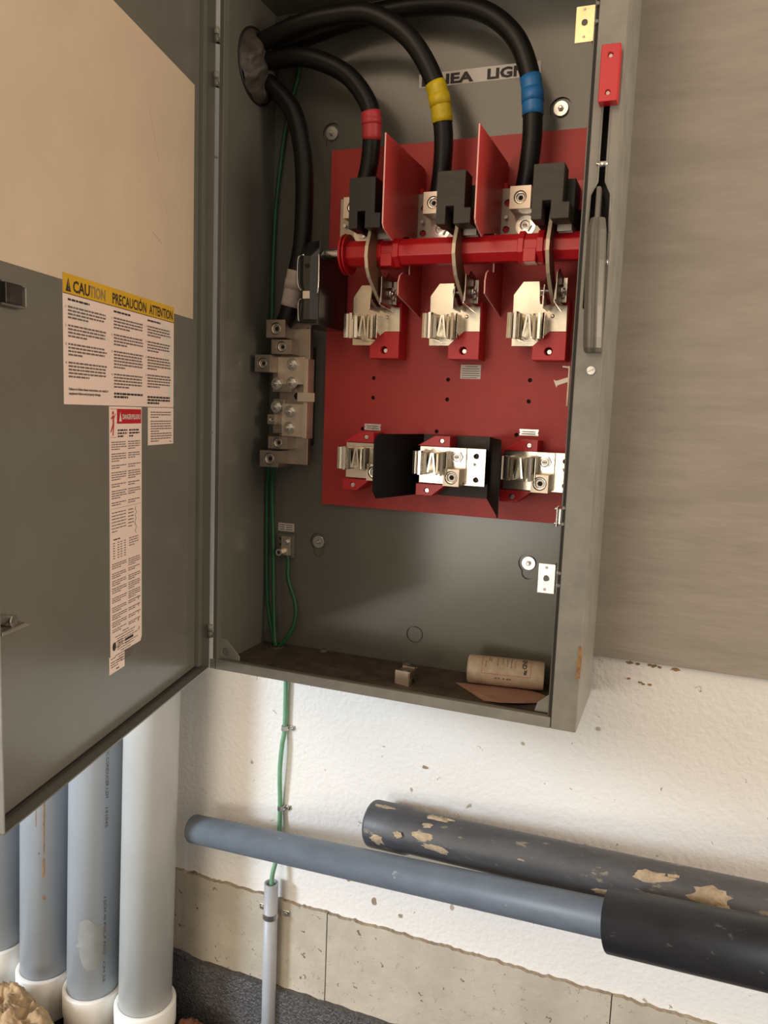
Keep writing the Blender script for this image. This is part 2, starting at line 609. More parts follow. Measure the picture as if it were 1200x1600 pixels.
# right flange with the operating slot
FX0, FX1 = .584, W
slot = [(.597, .868), (.597, .765), (.589, .748), (.5885, .60), (.6145, .60), (.6145, .748), (.6075, .765), (.6075, .868)]
fl = MB().prism([rect(FX0, FX1, .0, H), slot], XZ, -.003, .0015, 'grey_paint_worn', smooth_holes=False)
fl.build('front_flange', enc, bevel=.0012)
rim = [(.597, .868), (.597, .765), (.589, .748), (.5885, .70)]
for pts_ in (rim, [(1.2045 - x, z) for x, z in rim]):
    MB().tube([(x, -.0036, z) for x, z in pts_], .0014, 'grey_paint_worn', 8, 1).build('slot_rim', enc)
MB().box(.586, .618, .03, .034, .58, .90, 'black_plastic').build('slot_backing', enc)
b = MB().box(.5775, .579, .006, .16, .016, H, 'grey_paint_worn')
b.box(.5775, .585, .004, .006, .016, H, 'grey_paint')
b.build('inner_lip', enc, bevel=.0004)
MB().box(.5795, .5845, .0005, .006, .016, H, 'gasket').build('lip_gasket', enc)
# corner gussets
MB().prism([[(.0125, .052), (.024, .050), (.050, .024), (.050, .0165), (.0125, .0165)], circ(.0215, .0285, .0075, 18)], XZ, .010, .012, 'grey_paint_worn').build('corner_gusset', enc, bevel=.0004)
MB().prism([[(.5775, .046), (.5775, .0165), (.556, .0165), (.560, .030)]], XZ, .014, .016, 'grey_paint_worn').build('corner_gusset', enc, bevel=.0004)
b = MB()
b.prism([rect(.548, .5725, .195, .239), circ(.5605, .2175, .0042, 16)], XZ, .018, .0200, 'zinc')
b.box(.5705, .5725, .018, .034, .195, .239, 'zinc')
b.cyl((.560, .0185, .2335), (.560, .0172, .2335), .0022, 'tin_dull', 12)
b.cyl((.559, .0185, .201), (.559, .0172, .201), .0022, 'tin_dull', 12)
b.box(.5725, .5775, .026, .034, .200, .234, 'zinc')
b.build('latch_bracket', enc, bevel=.0012)
b = MB()
b.prism([rect(.551, .5755, .953, .999), circ(.563, .978, .0040, 16)], XZ, .018, .0200, 'zinc_yellow')
b.box(.5735, .5755, .018, .034, .953, .999, 'zinc')
b.box(.5735, .5775, .026, .034, .958, .994, 'zinc')
b.cyl((.562, .0185, .9945), (.562, .0174, .9945), .0018, 'tin_dull', 12)
b.cyl((.563, .0185, .960), (.563, .0174, .960), .0018, 'tin_dull', 12)
b.build('latch_bracket', enc, bevel=.0012)
b = MB()
b.box(.5715, .5735, -.003, .012, .297, .326, 'zinc')
b.box(.5735, .5775, .004, .012, .300, .322, 'zinc')
b.cyl((.5722, -.001, .323), (.569, -.001, .323), .0022, 'zinc', 10)
b.cyl((.5722, -.001, .302), (.569, -.001, .302), .0022, 'zinc', 10)
b.build('latch_clip', enc, bevel=.0008)
for z in (.325, .302, .231, .213, .990, .968):
    MB().cyl((.5815, .0012, z), (.5815, -.0032, z), .0038, 'grey_paint', 12, r1=.0022).build('rivet', enc)
# flange screws
b = MB().cyl((.606, -.003, .517), (.606, -.0058, .517), .0058, 'zinc', 24)
b.box(.6009, .6111, -.0061, -.0057, .5163, .5177, 'tin_dull', Matrix.Translation((.606, 0, .517)) @ Matrix.Rotation(-.4, 4, 'Y') @ Matrix.Translation((-.606, 0, -.517)))
b.build('slotted_screw', enc, bevel=.0005)
b = MB().cyl((.5965, -.001, .788), (.6085, -.001, .788), .0045, 'zinc', 16)
b.cyl((.5935, -.004, .788), (.5962, -.004, .788), .002, 'zinc', 10)
b.build('slot_pin', enc)
# red stop block
b = MB().prism([rect(.5925, .6165, .860, .930), circ(.6045, .9165, .0034, 14), circ(.6042, .871, .0034, 14)], XZ, -.021, -.003, 'red_plastic')
b.cyl((.6045, -.012, .9165), (.6045, -.018, .9165), .003, 'white_plastic', 12)
b.cyl((.6042, -.012, .871), (.6042, -.018, .871), .003, 'white_plastic', 12)
b.build('red_stop_block', enc, bevel=.0009, label='red plastic block with two pale rivets')
# operating lever
b = MB()
prof = [(-.0125, 0), (-.0125, .012), (-.0055, .021), (-.0025, .017), (.001, .017), (.0045, .020), (.0125, .012), (.0125, 0)]
secs = [(.718, .0, .75), (.70, -.006, .95), (.66, -.010, 1.0), (.60, -.012, 1.0), (.56, -.010, 1.0), (.546, -.008, .98), (.540, -.004, .9)]
V = []
for z, yo, k in secs:
    xc = .6015 + (.718 - z) * .036
    for x, d in prof:
        V.append((xc + x * k, yo - d * k, z))
n = len(prof)
F = [(i * n + k, i * n + (k + 1) % n, (i + 1) * n + (k + 1) % n, (i + 1) * n + k) for i in range(len(secs) - 1) for k in range(n)]
F += [tuple(range(n)), tuple(range((len(secs) - 1) * n, len(secs) * n))]
b.add(V, F, 'handle_grey')
b.box(.5975, .6035, -.014, .028, .700, .757, 'handle_grey')
lev = b.build('operating_lever', enc, bevel=.0018, label='long grey metal operating lever in its slot')
for x in (.5915, .6155):
    MB().cyl((x, -.006, .660), (x + (.003 if x > .6 else -.001), -.006, .660), .004, 'zinc', 14).build('pivot_pin', lev)
# scuffs of bare metal / rust on the outer corner
lp = [(.616, .128), (.619, .130), (.6206, .125), (.6206, .085), (.617, .079), (.6145, .080), (.6150, .095), (.6135, .105), (.6165, .112), (.6150, .119)]
MB().prism([lp], XZ, -.0036, -.0029, 'rust').build('rust_patch', enc)
MB().prism([[(-.003, .122), (.012, .115), (.010, .098), (.004, .088), (-.003, .082)]], YZ, W - .0001, W + .0006, 'rust').build('rust_patch', enc)
# hinges between door and box
for z in (1.03, .965, .072):
    b = MB()
    b.cyl((-.0005, -.003, z - .017), (-.0005, -.003, z - .006), .0045, 'grey_paint', 14)
    b.cyl((-.0005, -.003, z - .005), (-.0005, -.003, z + .005), .0045, 'grey_paint_worn', 14)
    b.box(-.001, .005, -.004, .004, z - .017, z - .010, 'grey_paint')
    b.build('hinge', enc)

# hook wire and small white latch at the right lip
b = MB()
b.tube([(.5640, .018, .523), (.5715, .018, .522), (.5735, .018, .519), (.5735, .018, .468)], .0013, 'white_plastic', 8, 4)
b.build('wire_hook', enc)
b = MB()
mt = Matrix.Translation((.565, .02, .5025)) @ Matrix.Rotation(-.33, 4, 'Y')
b.box(-.008, .009, -.002, .002, -.0033, .0033, 'white_plastic', mt)
b.prism([[(-.008, -.0033), (-.0105, -.0062), (-.0115, .0062), (-.008, .0033)]], lambda u, v, t: mt @ Vector((u, t, v)), -.002, .002, 'white_plastic')
b.build('toggle_tab', enc, bevel=.0004)

# conduit hub filled with brown sealing foam
hy, hz = .108, 1.02
b = MB().lathe([(.0600, 0), (.0600, .002), (.0585, .0035), (.0565, .002), (.0565, 0)], (.006, hy, hz), (1, 0, 0), 'black_plastic', 40)
b.build('hub_ring', enc)
b = MB()
V = []
na, nr = 36, 12
for i in range(nr + 1):
    q = i / nr
    for k in range(na):
        a = 2 * math.pi * k / na
        y, z = hy + .0565 * q * math.cos(a), hz + .0565 * q * math.sin(a)
        V.append((.008 + .022 * (1 - q ** 3) + .011 * noise.noise(Vector((y * 55, z * 55, 0))), y, z))
b.add(V, [(i * na + k, i * na + (k + 1) % na, (i + 1) * na + (k + 1) % na, (i + 1) * na + k) for i in range(nr) for k in range(na)], 'foam_brown', True)
b.build('sealing_foam', enc, label='brown sealing foam in the cable entry')

# LINEA LIGNE strip on the back panel
yl = YB - .0004
b = MB().prism([[(.2755, .983), (.4765, .9815), (.4755, 1.0035), (.2745, 1.0045)]], XZ, yl, YB, 'label_white')
b.text('LINEA', .0212, (.279, yl - .0003, .9855), (1, 0, -.006), (0, 0, 1), 'ink', width=.088, bold=.045)
b.text('LIGNE', .0212, (.3895, yl - .0003, .9850), (1, 0, -.006), (0, 0, 1), 'ink', width=.079, bold=.045)
b.build('line_label', enc, label='white strip printed LINEA LIGNE')

# ---------------------------------------------------------------- door (child of the enclosure)
DV = Vector((.2062, -.9785, 0))
DN = Vector((.9785, .2062, 0))
DP = Vector((-.003, -.001, 0))
DW, DT = .558, .020


def L(s, t, z):
    return DP + DV * s + DN * t + Vector((0, 0, z))


DF = lambda u, v, t: L(u, t, v)
b = MB()


def dbox(b, s0, s1, t0, t1, z0, z1, m):
    p = [L(s, t, z) for z in (z0, z1) for t in (t0, t1) for s in (s0, s1)]
    b.add(p, [(0, 2, 3, 1), (4, 5, 7, 6), (0, 1, 5, 4), (2, 6, 7, 3), (0, 4, 6, 2), (1, 3, 7, 5)], m)


dbox(b, 0, DW, -DT - .002, -DT, 0, H, 'grey_paint')
dbox(b, 0, DW, -DT, 0, 0, .002, 'grey_paint')
dbox(b, 0, DW, -DT, 0, H - .002, H, 'grey_paint')
dbox(b, 0, .002, -DT, 0, .002, H - .002, 'grey_paint')
dbox(b, DW - .002, DW, -DT, 0, .002, H - .002, 'grey_paint_worn')
door = b.build('door', enc, bevel=.0008, label='wide grey sheet metal door seen from its inside')
b = MB()
dbox(b, .002, .016, -DT, -DT + .007, .004, H - .004, 'grey_paint')
b.build('hinge_stiffener', door, bevel=.0006)
b = MB()
dbox(b, .016, DW - .002, -DT, -DT + .004, .0025, .0055, 'gasket')
b.build('door_gasket', door)

PT = -DT + .0004     # paper surface


class Label:
    """flat printed label on the door; u to the right, v downward in metres"""

    def __init__(self, s0, z0, w_, h, m, shape=None, lift=0.0):
        self.s0, self.z0, self.t = s0, z0, PT + lift
        self.b = MB()
        lp = shape or [(0, 0), (w_, 0), (w_, h), (0, h)]
        self.b.prism([[(s0 - u, z0 - v) for u, v in lp]], DF, -DT + lift * .5, self.t, m)

    def P(self, u, v, k=1):
        return L(self.s0 - u, self.t + .00025 * k, self.z0 - v)

    def rect(self, u0, v0, u1, v1, m, k=1):
        self.b.quad(self.P(u0, v0, k), self.P(u0, v1, k), self.P(u1, v1, k), self.P(u1, v0, k), m)

    def poly(self, pts, m, k=1):
        self.b.add([self.P(u, v, k) for u, v in pts], [tuple(range(len(pts)))], m)

    def text(self, s, size, u, v, m, width=None, k=2, bold=.012, align='LEFT'):
        self.b.text(s, size, self.P(u, v, k), -DV, (0, 0, 1), m, width, bold, align)

    def lines(self, u0, v0, u1, count, pitch, th, m, seed, last=.6, indent=0, words=True):
        r = random.Random(seed)
        for i in range(count):
            v = v0 + i * pitch
            end = u1 if i < count - 1 else u0 + (u1 - u0) * last
            end -= (u1 - u0) * .06 * r.random()
            u = u0 + (indent if i == 0 else 0)
            if not words:
                self.rect(u, v, end, v + th, m)
                continue
            while u < end - .0015:
                wl = min(end - u, r.uniform(.0035, .011))
                self.rect(u, v, u + wl, v + th, m)
                u += wl + .0013


# tan cover sheet
lb = Label(.540, .938, .505, .353, 'tan_sheet')
lb.b.build('cover_sheet', door, label='large blank tan sheet stuck on the door')
for (u, v, du, dv) in ((.35, .09, .03, .06), (.40, .20, .012, .03), (.36, .25, .03, .01), (.47, .29, .006, .05), (.49, .16, .002, .12)):
    q0 = (.540 - u, .938 - v)
    MB().prism([[(q0[0], q0[1]), (q0[0] - du, q0[1] - dv), (q0[0] - du - .002, q0[1] - dv + .001)]], DF, PT, PT + .0006, 'tan_sheet').build('sheet_crease', door)

# caution label, three columns
cw, ch = .298, .149
lb = Label(.405, .5935, cw, ch, 'paper')
lb.rect(0, 0, cw, .0225, 'label_yellow')
lb.rect(0, .0222, cw, .0230, 'ink', 2)
lb.poly([(.0055, .0200), (.0165, .0200), (.0110, .0045)], 'ink', 2)
lb.rect(.0106, .0085, .0114, .0150, 'label_yellow', 3)
lb.rect(.0106, .0165, .0114, .0180, 'label_yellow', 3)
lb.text('CAU', .0185, .0205, .0190, 'ink', .037, bold=.025)
lb.text('TION', .0185, .0580, .0190, 'ink_pale', .037, bold=.025)
lb.text('PRECAUCIÓN', .0185, .112, .0190, 'ink', .094, bold=.02)
lb.text('ATTEN', .0185, .2165, .0190, 'ink', .0415, bold=.02)
lb.text('TION', .0185, .2595, .0190, 'ink', .033, bold=.02)
cols = [(.010, .098), (.116, .198), (.211, .287)]
for ci, (u0, u1) in enumerate(cols):
    lb.lines(u0, .0275, u1 - .004, 1, .003, .0024, 'ink', 10 + ci)
    v = .036
    for pi, nl in enumerate([(4, 4, 4, 5), (4, 4, 6, 5), (4, 4, 5, 5)][ci]):
        lb.text('%d.' % (pi + 1), .0040, u0 - .0062, v + .0026, 'ink_grey')
        lb.lines(u0, v, u1, nl, .0040, .0021, 'ink_grey', 40 + ci * 7 + pi, last=.55 - .08 * (pi % 3))
        v += nl * .0040 + .0052
    if ci == 0:
        lb.text('Failure to follow these instructions can result in', .0043, u0, .1325, 'ink', u1 - u0 + .002, bold=.02)
        lb.text('equipment failure and property damage.', .0043, u0, .1375, 'ink', .072, bold=.02)
    else:
        lb.lines(u0, .130 + .002 * ci, u1, 2 + (ci == 2), .0042, .0027, 'ink', 90 + ci, last=.5)
# torn strips where the sticker was peeled
for lp in ([(.012, .034), (.050, .029), (.058, .036), (.052, .062), (.034, .050), (.014, .052)], [(.052, .060), (.105, .062), (.104, .068), (.062, .066)],
           [(.255, .024), (.288, .035), (.294, .060), (.290, .140), (.278, .135), (.276, .085), (.262, .070)]):
    lb.poly(lp, 'paper_white', .4)
lb.b.build('caution_label', door, label='three-column paper notice with yellow CAUTION header')

# small text block hanging below the right column
lb = Label(.192, .4435, .085, .054, 'paper')
for k_, (v, nl) in enumerate(((.006, 3), (.019, 5), (.037, 4))):
    lb.lines(.008, v, .079, nl, .0036, .0015, 'ink_grey', 130 + k_, last=.4)
lb.rect(.070, .0495, .078, .0506, 'ink_grey')
lb.b.build('text_slip', door)

# long danger label
hw, hh = .090, .335
lb = Label(.302, .4435, hw, hh, 'paper', shape=[(0, 0), (hw, 0), (hw, hh - .006), (hw - .004, hh), (0, hh)], lift=.0002)
lb.rect(.020, .003, .088, .0225, 'label_red')
lb.poly([(.025, .0195), (.032, .0195), (.0285, .0065)], 'paper_white', 2)
lb.text('DANGER/PELIGRO', .0092, .034, .0165, 'paper_white', .051, bold=.02)
lb.rect(.003, .003, .020, .0036, 'ink_red')
lb.rect(.003, .040, .019, .0406, 'ink_red')
# shock pictogram: head, body, limbs
lb.poly([(.0095 + .0026 * math.cos(a * .7854), .0085 + .0026 * math.sin(a * .7854)) for a in range(8)], 'ink_red')
for q in ([(.008, .011), (.0125, .012), (.0125, .024), (.0085, .024)], [(.0085, .023), (.0115, .024), (.0045, .034), (.0025, .033)], [(.0095, .024), (.0125, .024), (.0105, .038), (.0080, .038)],
          [(.0085, .012), (.0095, .015), (.0045, .017), (.0040, .015)], [(.0125, .013), (.0125, .016), (.0165, .010), (.0155, .0085)]):
    lb.poly(q, 'ink_red')
lb.lines(.022, .030, .048, 3, .0040, .0022, 'ink', 200, last=.6)
lb.lines(.053, .030, .084, 3, .0040, .0022, 'ink', 201, last=.4)
v = .046
rr = random.Random(11)
for blk in range(7):
    n1, n2 = rr.choice((2, 2, 3, 4)), rr.choice((2, 3, 4))
    lb.lines(.005, v, .046, n1, .0031, .0013, 'ink_grey', 210 + blk)
    lb.lines(.050, v, .086, n2, .0031, .0013, 'ink_grey', 230 + blk)
    v += max(n1, n2) * .0031 + .0030
lb.rect(.003, v - .001, .087, v - .0006, 'ink_grey')
lb.lines(.005, v + .004, .044, 7, .0042, .0013, 'ink_grey', 251, last=.4)
lb.lines(.050, v + .004, .066, 6, .0046, .0015, 'ink_grey', 252, last=.8)
rp = random.Random(8)
pv, pu = v + .002, .072
for k_ in range(9):      # handwritten squiggle running down
    nu, nv = .0715 + rp.uniform(-.003, .003), pv + .0042
    lb.poly([(pu - .0004, pv), (pu + .0006, pv), (nu + .0006, nv), (nu - .0004, nv)], 'ink')
    pu, pv = nu, nv
v += .040
lb.lines(.009, v, .040, 1, .003, .0015, 'ink', 260)
for r_ in range(7):
    for c_ in (.008, .020, .028, .038):
        lb.rect(c_, v + .005 + r_ * .0034, c_ + .005, v + .0062 + r_ * .0034, 'ink_grey')
lb.lines(.052, v + .004, .080, 4, .0034, .0012, 'ink_grey', 262)
v += .033
for blk in range(9):
    n1, n2 = rr.choice((2, 3, 3)), rr.choice((2, 3, 4))
    lb.lines(.005, v, .046, n1, .0028, .0012, 'ink_grey', 310 + blk)
    lb.lines(.050, v, .086, n2, .0028, .0012, 'ink_grey', 330 + blk)
    v += max(n1, n2) * .0028 + .0018
v = max(v, .262)
for k_, wd in enumerate((.02, .06, .05, .065, .04, .07, .05, .03, .06, .045, .05, .03)):
    lb.lines(.043 - wd / 2, v, .043 + wd / 2, 1, .003, .0011, 'ink_grey' if k_ else 'ink', 350 + k_, last=1)
    v += .0037
for k_, c in enumerate('0916'):
    lb.text(c, .0075, .0775, .272 + k_ * .0105, 'ink_grey', bold=0)
lb.text('/7', .0075, .0775, .318, 'ink_grey', bold=0)
lb.poly([(.010 + .005 * math.cos(a * .5236), .322 + .006 * math.sin(a * .5236)) for a in range(12)], 'ink')
lb.lines(.018, .316, .034, 4, .003, .0013, 'ink_grey', 380)
lb.rect(.040, .319, .064, .3225, 'ink')
lb.lines(.040, .325, .064, 1, .003, .0012, 'ink_grey', 381)
lb.b.build('danger_label', door, label='long narrow paper notice with red DANGER/PELIGRO header')
lb = Label(.305, .1095, .042, .024, 'paper')
lb.lines(.004, .003, .030, 1, .003, .0012, 'ink_grey', 390)
lb.lines(.004, .008, .038, 3, .0033, .0012, 'ink_grey', 391)
lb.rect(.018, .0195, .026, .0212, 'ink')
lb.b.build('serial_slip', door)

# door latch keepers
b = MB()
dbox(b, .490, .530, -DT, -.008, .5405, .5425, 'grey_paint')
dbox(b, .490, .530, -DT, -.008, .5625, .5645, 'grey_paint')
dbox(b, .490, .4922, -DT, -.008, .5425, .5625, 'grey_paint_worn')
dbox(b, .503, .530, -DT + .003, -.004, .5425, .5625, 'black_steel')
b.build('door_latch', door, bevel=.0008)
b = MB()
dbox(b, .504, .545, -DT, -.012, .211, .2135, 'tin_dull')
b.cyl(L(.525, -DT, .219), L(.525, -.006, .219), .0065, 'zinc', 14)
b.prism([[(.499, .209), (.548, .209), (.548, .213), (.508, .2135)]], DF, -DT, -.004, 'tin_dull')
b.build('latch_pawl', door, bevel=.0006)

# ================================================================ SWITCH PARTS INSIDE
PY = .163      # front of the red insulating panel
DX = .137
pan = thing('insulating_panel', 'large dull red insulating panel screwed inside the enclosure', 'panel', (.35, .169, .28))
hl = [(.218, .508), (.218, .474), (.353, .508), (.353, .475), (.491, .510), (.491, .476), (.337, .4205), (.200, .419), (.474, .421)]
MB().prism([rect(.1246, .572, .280, .893)] + [circ(x, z, .0035, 14) for x, z in hl], XZ, PY, PY + .005, 'red_board').build('panel_sheet', pan, bevel=.0005)
MB().box(.135, .565, PY + .005, YB, .29, .88, 'dark_hole').build('panel_spacer', pan)
b = MB().prism([rect(.374, .4085, .510, .533)], XZ, PY - .0004, PY, 'label_white')
for k_ in range(6):
    b.box(.376 + (.006 if k_ == 0 else 0), .4065 - (.004 if k_ in (0, 5) else 0), PY - .0007, PY - .0004, .5295 - k_ * .0036, .5305 - k_ * .0036, 'ink_grey')
b.build('fuse_label', pan)
for (x0, z0, k_) in ((.204, .418, -.004), (.479, .4205, .001)):
    b = MB().prism([[(x0, z0), (x0 + .031, z0 + k_ * .3), (x0 + .031, z0 + .0035), (x0 + .0295, z0 + .005), (x0 + .031, z0 + .0065), (x0 + .031, z0 + .0105), (x0, z0 + .0105), (x0, z0 + .0068), (x0 + .0015, z0 + .005), (x0, z0 + .0035)]], XZ, PY - .0006, PY, 'zinc')
    for r_ in range(2):
        b.box(x0 + .004, x0 + .026, PY - .0009, PY - .0006, z0 + .0025 + r_ * .0035, z0 + .0038 + r_ * .0035, 'ink_grey')
    b.build('rating_plate', pan)


def hexnut(b, x, y, z, r, washer=1.45, stud=.4, m='zinc'):
    """nut on washer facing -y; y = seating face"""
    b.cyl((x, y, z), (x, y - .0016, z), r * washer, 'tin_bright', 24)
    b.cyl((x, y - .0016, z), (x, y - .0065, z), r, m, 6, smooth=False)
    b.lathe([(r * .80, .0065), (r * .52, .0072), (r * .50, .0060)], (x, y, z), (0, -1, 0), m, 18)
    b.cyl((x, y - .004, z), (x, y - .0085, z), r * stud, 'tin_bright', 14, mcap='tin_dull')
    b.box(x - r * stud * .9, x + r * stud * .9, y - .0087, y - .0084, z - .0005, z + .0005, 'dark_hole')


def lug(b, x0, x1, y0, y1, z0, z1, r, m='aluminium'):
    """set-screw lug block with a hex socket in the front face"""
    cx, cz = (x0 + x1) / 2, (z0 + z1) / 2
    b.prism([rect(x0, x1, z0, z1), circ(cx, cz, r, 24)], XZ, y0, y0 + .007, m)
    b.box(x0, x1, y0 + .007, y1, z0, z1, m)
    b.lathe([(r * .97, .0030), (r * .92, .0012), (r * .82, .0004), (r * .66, .0008), (r * .62, .0040)], (cx, y0 + .001, cz), (0, 1, 0), 'tin_bright', 28)
    b.cyl((cx, y0 + .0062, cz), (cx, y0 + .0048, cz), r * .64, 'tin_dull', 20)
    b.cyl((cx, y0 + .0050, cz), (cx, y0 + .0046, cz), r * .40, 'dark_hole', 6)


def ribbon(b, pts, z0, z1, th, m, y_front=True):
    """thin bent strip; pts = [(x, y)], extruded in z with thickness th"""
    P2 = [Vector((p[0], p[1])) for p in pts]
    nl, nr = [], []
    for i, p in enumerate(P2):
        t = (P2[min(i + 1, len(P2) - 1)] - P2[max(i - 1, 0)]).normalized()
        q = Vector((-t.y, t.x)) * th * .5
        nl.append(p + q)
        nr.append(p - q)
    lp = [(p.x, p.y) for p in nl] + [(p.x, p.y) for p in reversed(nr)]
    b.prism([lp], XY, z0, z1, m, smooth_holes=False)


def fuse_clip(parent, x0, y, z0, z1):
    """spring fuse clip standing proud of a plate whose face is at depth y; x0 = left side"""
    b = MB()
    d = lambda *q: [(x0 + u, y - v) for u, v in q]
    ribbon(b, d((-.0045, .033), (.0005, .0345), (.0035, .033), (.005, .020), (.009, .0)), z0, z1, .0013, 'tin')
    ribbon(b, d((.0065, .0375), (.0105, .0375), (.0125, .033), (.0125, .014), (.014, .0)), z0 - .001, z1 + .001, .0016, 'tin_bright')
    ribbon(b, d((.0140, .034), (.0180, .031), (.0195, .016), (.018, .0)), z0, z1 - .002, .0012, 'tin')
    ribbon(b, d((.012, .0015), (.050, .0015)), z0 - .003, z1 + .001, .003, 'tin')
    ribbon(b, d((.033, .0), (.0335, .020), (.0355, .031), (.0395, .034)), z0, z1 - .002, .0012, 'tin')
    ribbon(b, d((.041, .0), (.0415, .026), (.0435, .034), (.0475, .0345)), z0 - .001, z1, .0015, 'tin_bright')
    ribbon(b, d((.048, .0), (.049, .026), (.0525, .030)), z0, z1, .0012, 'tin')
    for sx, tilt in ((.0225, .16), (.030, -.13)):
        mt = Matrix.Translation((x0 + sx, y - .016, (z0 + z1) / 2)) @ Matrix.Rotation(tilt, 4, 'Y')
        b.box(-.0017, .0017, -.012, .014, -(z1 - z0) * .43, (z1 - z0) * .45, 'tin_bright', mt)
    return b.build('fuse_clip', parent, bevel=.0003, seg=1)


pole = ('left', 'middle', 'right')
for i in range(3):
    ox = DX * i
    # ---- line terminal
    t = thing('line_terminal', ['tin line terminal half hidden by the left black arc chute', 'tin line terminal between the left barrier and middle arc chute',
                                'tin line terminal right of the tall right barrier, below the blue-taped cable'][i], 'terminal', (.195 + ox, PY, .73), 'line terminals')
    MB().box(.160 + ox, .236 + ox, .134, PY, .724, .800, 'red_plastic').build('insulator', t, bevel=.001)
    b = MB().prism([rect(.160 + ox, .236 + ox, .722, .802), circ(.1715 + ox, .780, .0052, 16), circ(.1710 + ox, .740, .0052, 16)], XZ, .130, .1335, 'tin_dull')
    b.build('terminal_plate', t, bevel=.0006)
    b = MB()
    b.tube([(.172 + ox, .131, .7565), (.172 + ox, .122, .757)], .0028, 'zinc', 10, 1)
    b.build('stud', t)
    b = MB()
    lug(b, .1835 + ox, .2155 + ox, .090, .130, .7605, .7935, .0098)
    b.build('lug', t, bevel=.0012)
    b = MB()
    hexnut(b, .202 + ox, .130, .744, .0098, 1.6)
    b.build('stud_nut', t, bevel=.0003)
    # ---- arc chute
    cx = (.231, .3695, .5085)[i]
    body = 'black_plastic' if i == 0 else 'black_dusty'
    t = thing('arc_chute', ['black arc chute block left of the tall left red barrier', 'dusty black arc chute block between the two tall red barriers',
                            'dusty black arc chute block at right beside the enclosure flange'][i], 'arc chute', (cx, PY, .72), 'arc chutes')
    b = MB().prism([[(cx, .723), (cx + .0145, .723), (cx + .0145, .748), (cx + .0265, .748), (cx + .0265, .723), (cx + .052, .723), (cx + .052, .745), (cx + .0425, .745), (cx + .0425, .797), (cx, .797)]], XZ, .006, .042, body)
    b.build('front_block', t, bevel=.0010)
    MB().box(cx - .001, cx + .013, .042, .125, .727, .795, 'black_plastic').build('side_wall', t, bevel=.001)
    MB().box(cx + .028, cx + .0535, .042, .125, .727, .785, 'black_plastic').build('side_wall', t, bevel=.001)
    MB().box(cx + .013, cx + .028, .075, .125, .735, .795, 'black_plastic').build('rear_wall', t, bevel=.001)
    MB().box(cx + .030, cx + .062, .088, PY, .753, .796, 'red_plastic').build('support', t, bevel=.001)
    for k_ in range(4):
        MB().box(cx + .030, cx + .050, .050 + k_ * .012, .052 + k_ * .012, .716, .727, 'tin_dull').build('arc_plate', t)
    # ---- blade jaw with upper fuse clip
    t = thing('blade_jaw', ['left lower blade jaw with fuse clip on red base', 'middle lower blade jaw with fuse clip on red base', 'right lower blade jaw with fuse clip on red base'][i],
              'blade jaw', (.24 + ox, PY, .54), 'blade jaws')
    b = MB().prism([[(.2495 + ox, .583), (.2765 + ox, .583), (.2765 + ox, .539), (.2245 + ox, .539), (.2245 + ox, .5605)], circ(.250 + ox, .553, .0062, 20)], XZ, .124, PY, 'red_plastic')
    b.box(.2345 + ox, .2765 + ox, .132, PY, .583, .632, 'red_plastic')
    b.box(.205 + ox, .2345 + ox, .134, PY, .566, .650, 'red_board')
    b.build('base', t, bevel=.0009)
    b = MB().cyl((.2505 + ox, .150, .5525), (.2505 + ox, .132, .5525), .0042, 'zinc', 6)
    b.build('screw', t, bevel=.0004)
    b = MB().prism([[(.1895 + ox, .640), (.204 + ox, .660), (.2295 + ox, .660), (.2325 + ox, .626), (.2745 + ox, .6235), (.2755 + ox, .583), (.250 + ox, .583), (.2285 + ox, .5605), (.1905 + ox, .5605)],
                    circ(.2525 + ox, .607, .0026, 12)], XZ, .128, .1315, 'tin')
    b.cyl((.2525 + ox, .131, .607), (.2525 + ox, .1265, .607), .0024, 'tin_bright', 12)
    b.build('contact_plate', t, bevel=.0008)
    bx = (.257, .394, .531)[i] - .003
    b = MB()
    for sx, th in ((-.0068, .0020), (.0098, .0020)):
        b.prism([[(.060, .619), (.128, .614), (.128, .668), (.095, .672), (.068, .645)]], YZ, bx + sx, bx + sx + th, 'tin_bright')
    b.box(bx - .0055, bx - .0035, .056, .100, .610, .628, 'tin_bright')
    b.box(bx + .0120, bx + .0138, .060, .128, .622, .662, 'tin_dull')
    b.cyl((bx - .014, .098, .640), (bx + .020, .098, .640), .0040, 'zinc', 12)
    b.cyl((bx - .016, .098, .640), (bx - .009, .098, .640), .0068, 'tin', 6)
    b.cyl((bx + .014, .098, .640), (bx + .018, .098, .640), .0095, 'zinc', 18)
    b.prism([[(bx + .014, .6245), (bx + .021, .6245), (bx + .021, .661), (bx + .0155, .661)]], XZ, .108, .110, 'tin_bright')
    b.build('hinge_jaw', t, bevel=.0005)
    fuse_clip(t, .1935 + ox, .128, .570, .609)

# ---- tall red barriers between the poles
for i, bx in enumerate((.2964, .4346)):
    b = MB()
    b.prism([[(-.022, .848), (-.022, .722), (-.017, .716), (.020, .706), (.030, .712), (.100, .728), (.102, .670), (.070, .668), (.058, .662), (.052, .650), (.053, .631), (PY, .610), (PY, .842), (.155, .848)]], YZ, bx, bx + .0024, 'red_board', mside='red_edge')
    o = b.build('phase_barrier', None, bevel=.0005)
    tag(o, ['tall red sheet barrier between left and middle poles', 'tall red sheet barrier between middle and right poles'][i], 'barrier', 'phase barriers')
    MB().box(bx + .0024, bx + .008, .135, PY, .785, .812, 'red_plastic').build('mounting_foot', o, bevel=.0005)

# the barrier apex slopes back
for o in bpy.data.objects:
    if o.name.startswith('phase_barrier'):
        for v in o.data.vertices:
            if v.co.z > .846 and v.co.y < 0:
                v.co.z = .8475

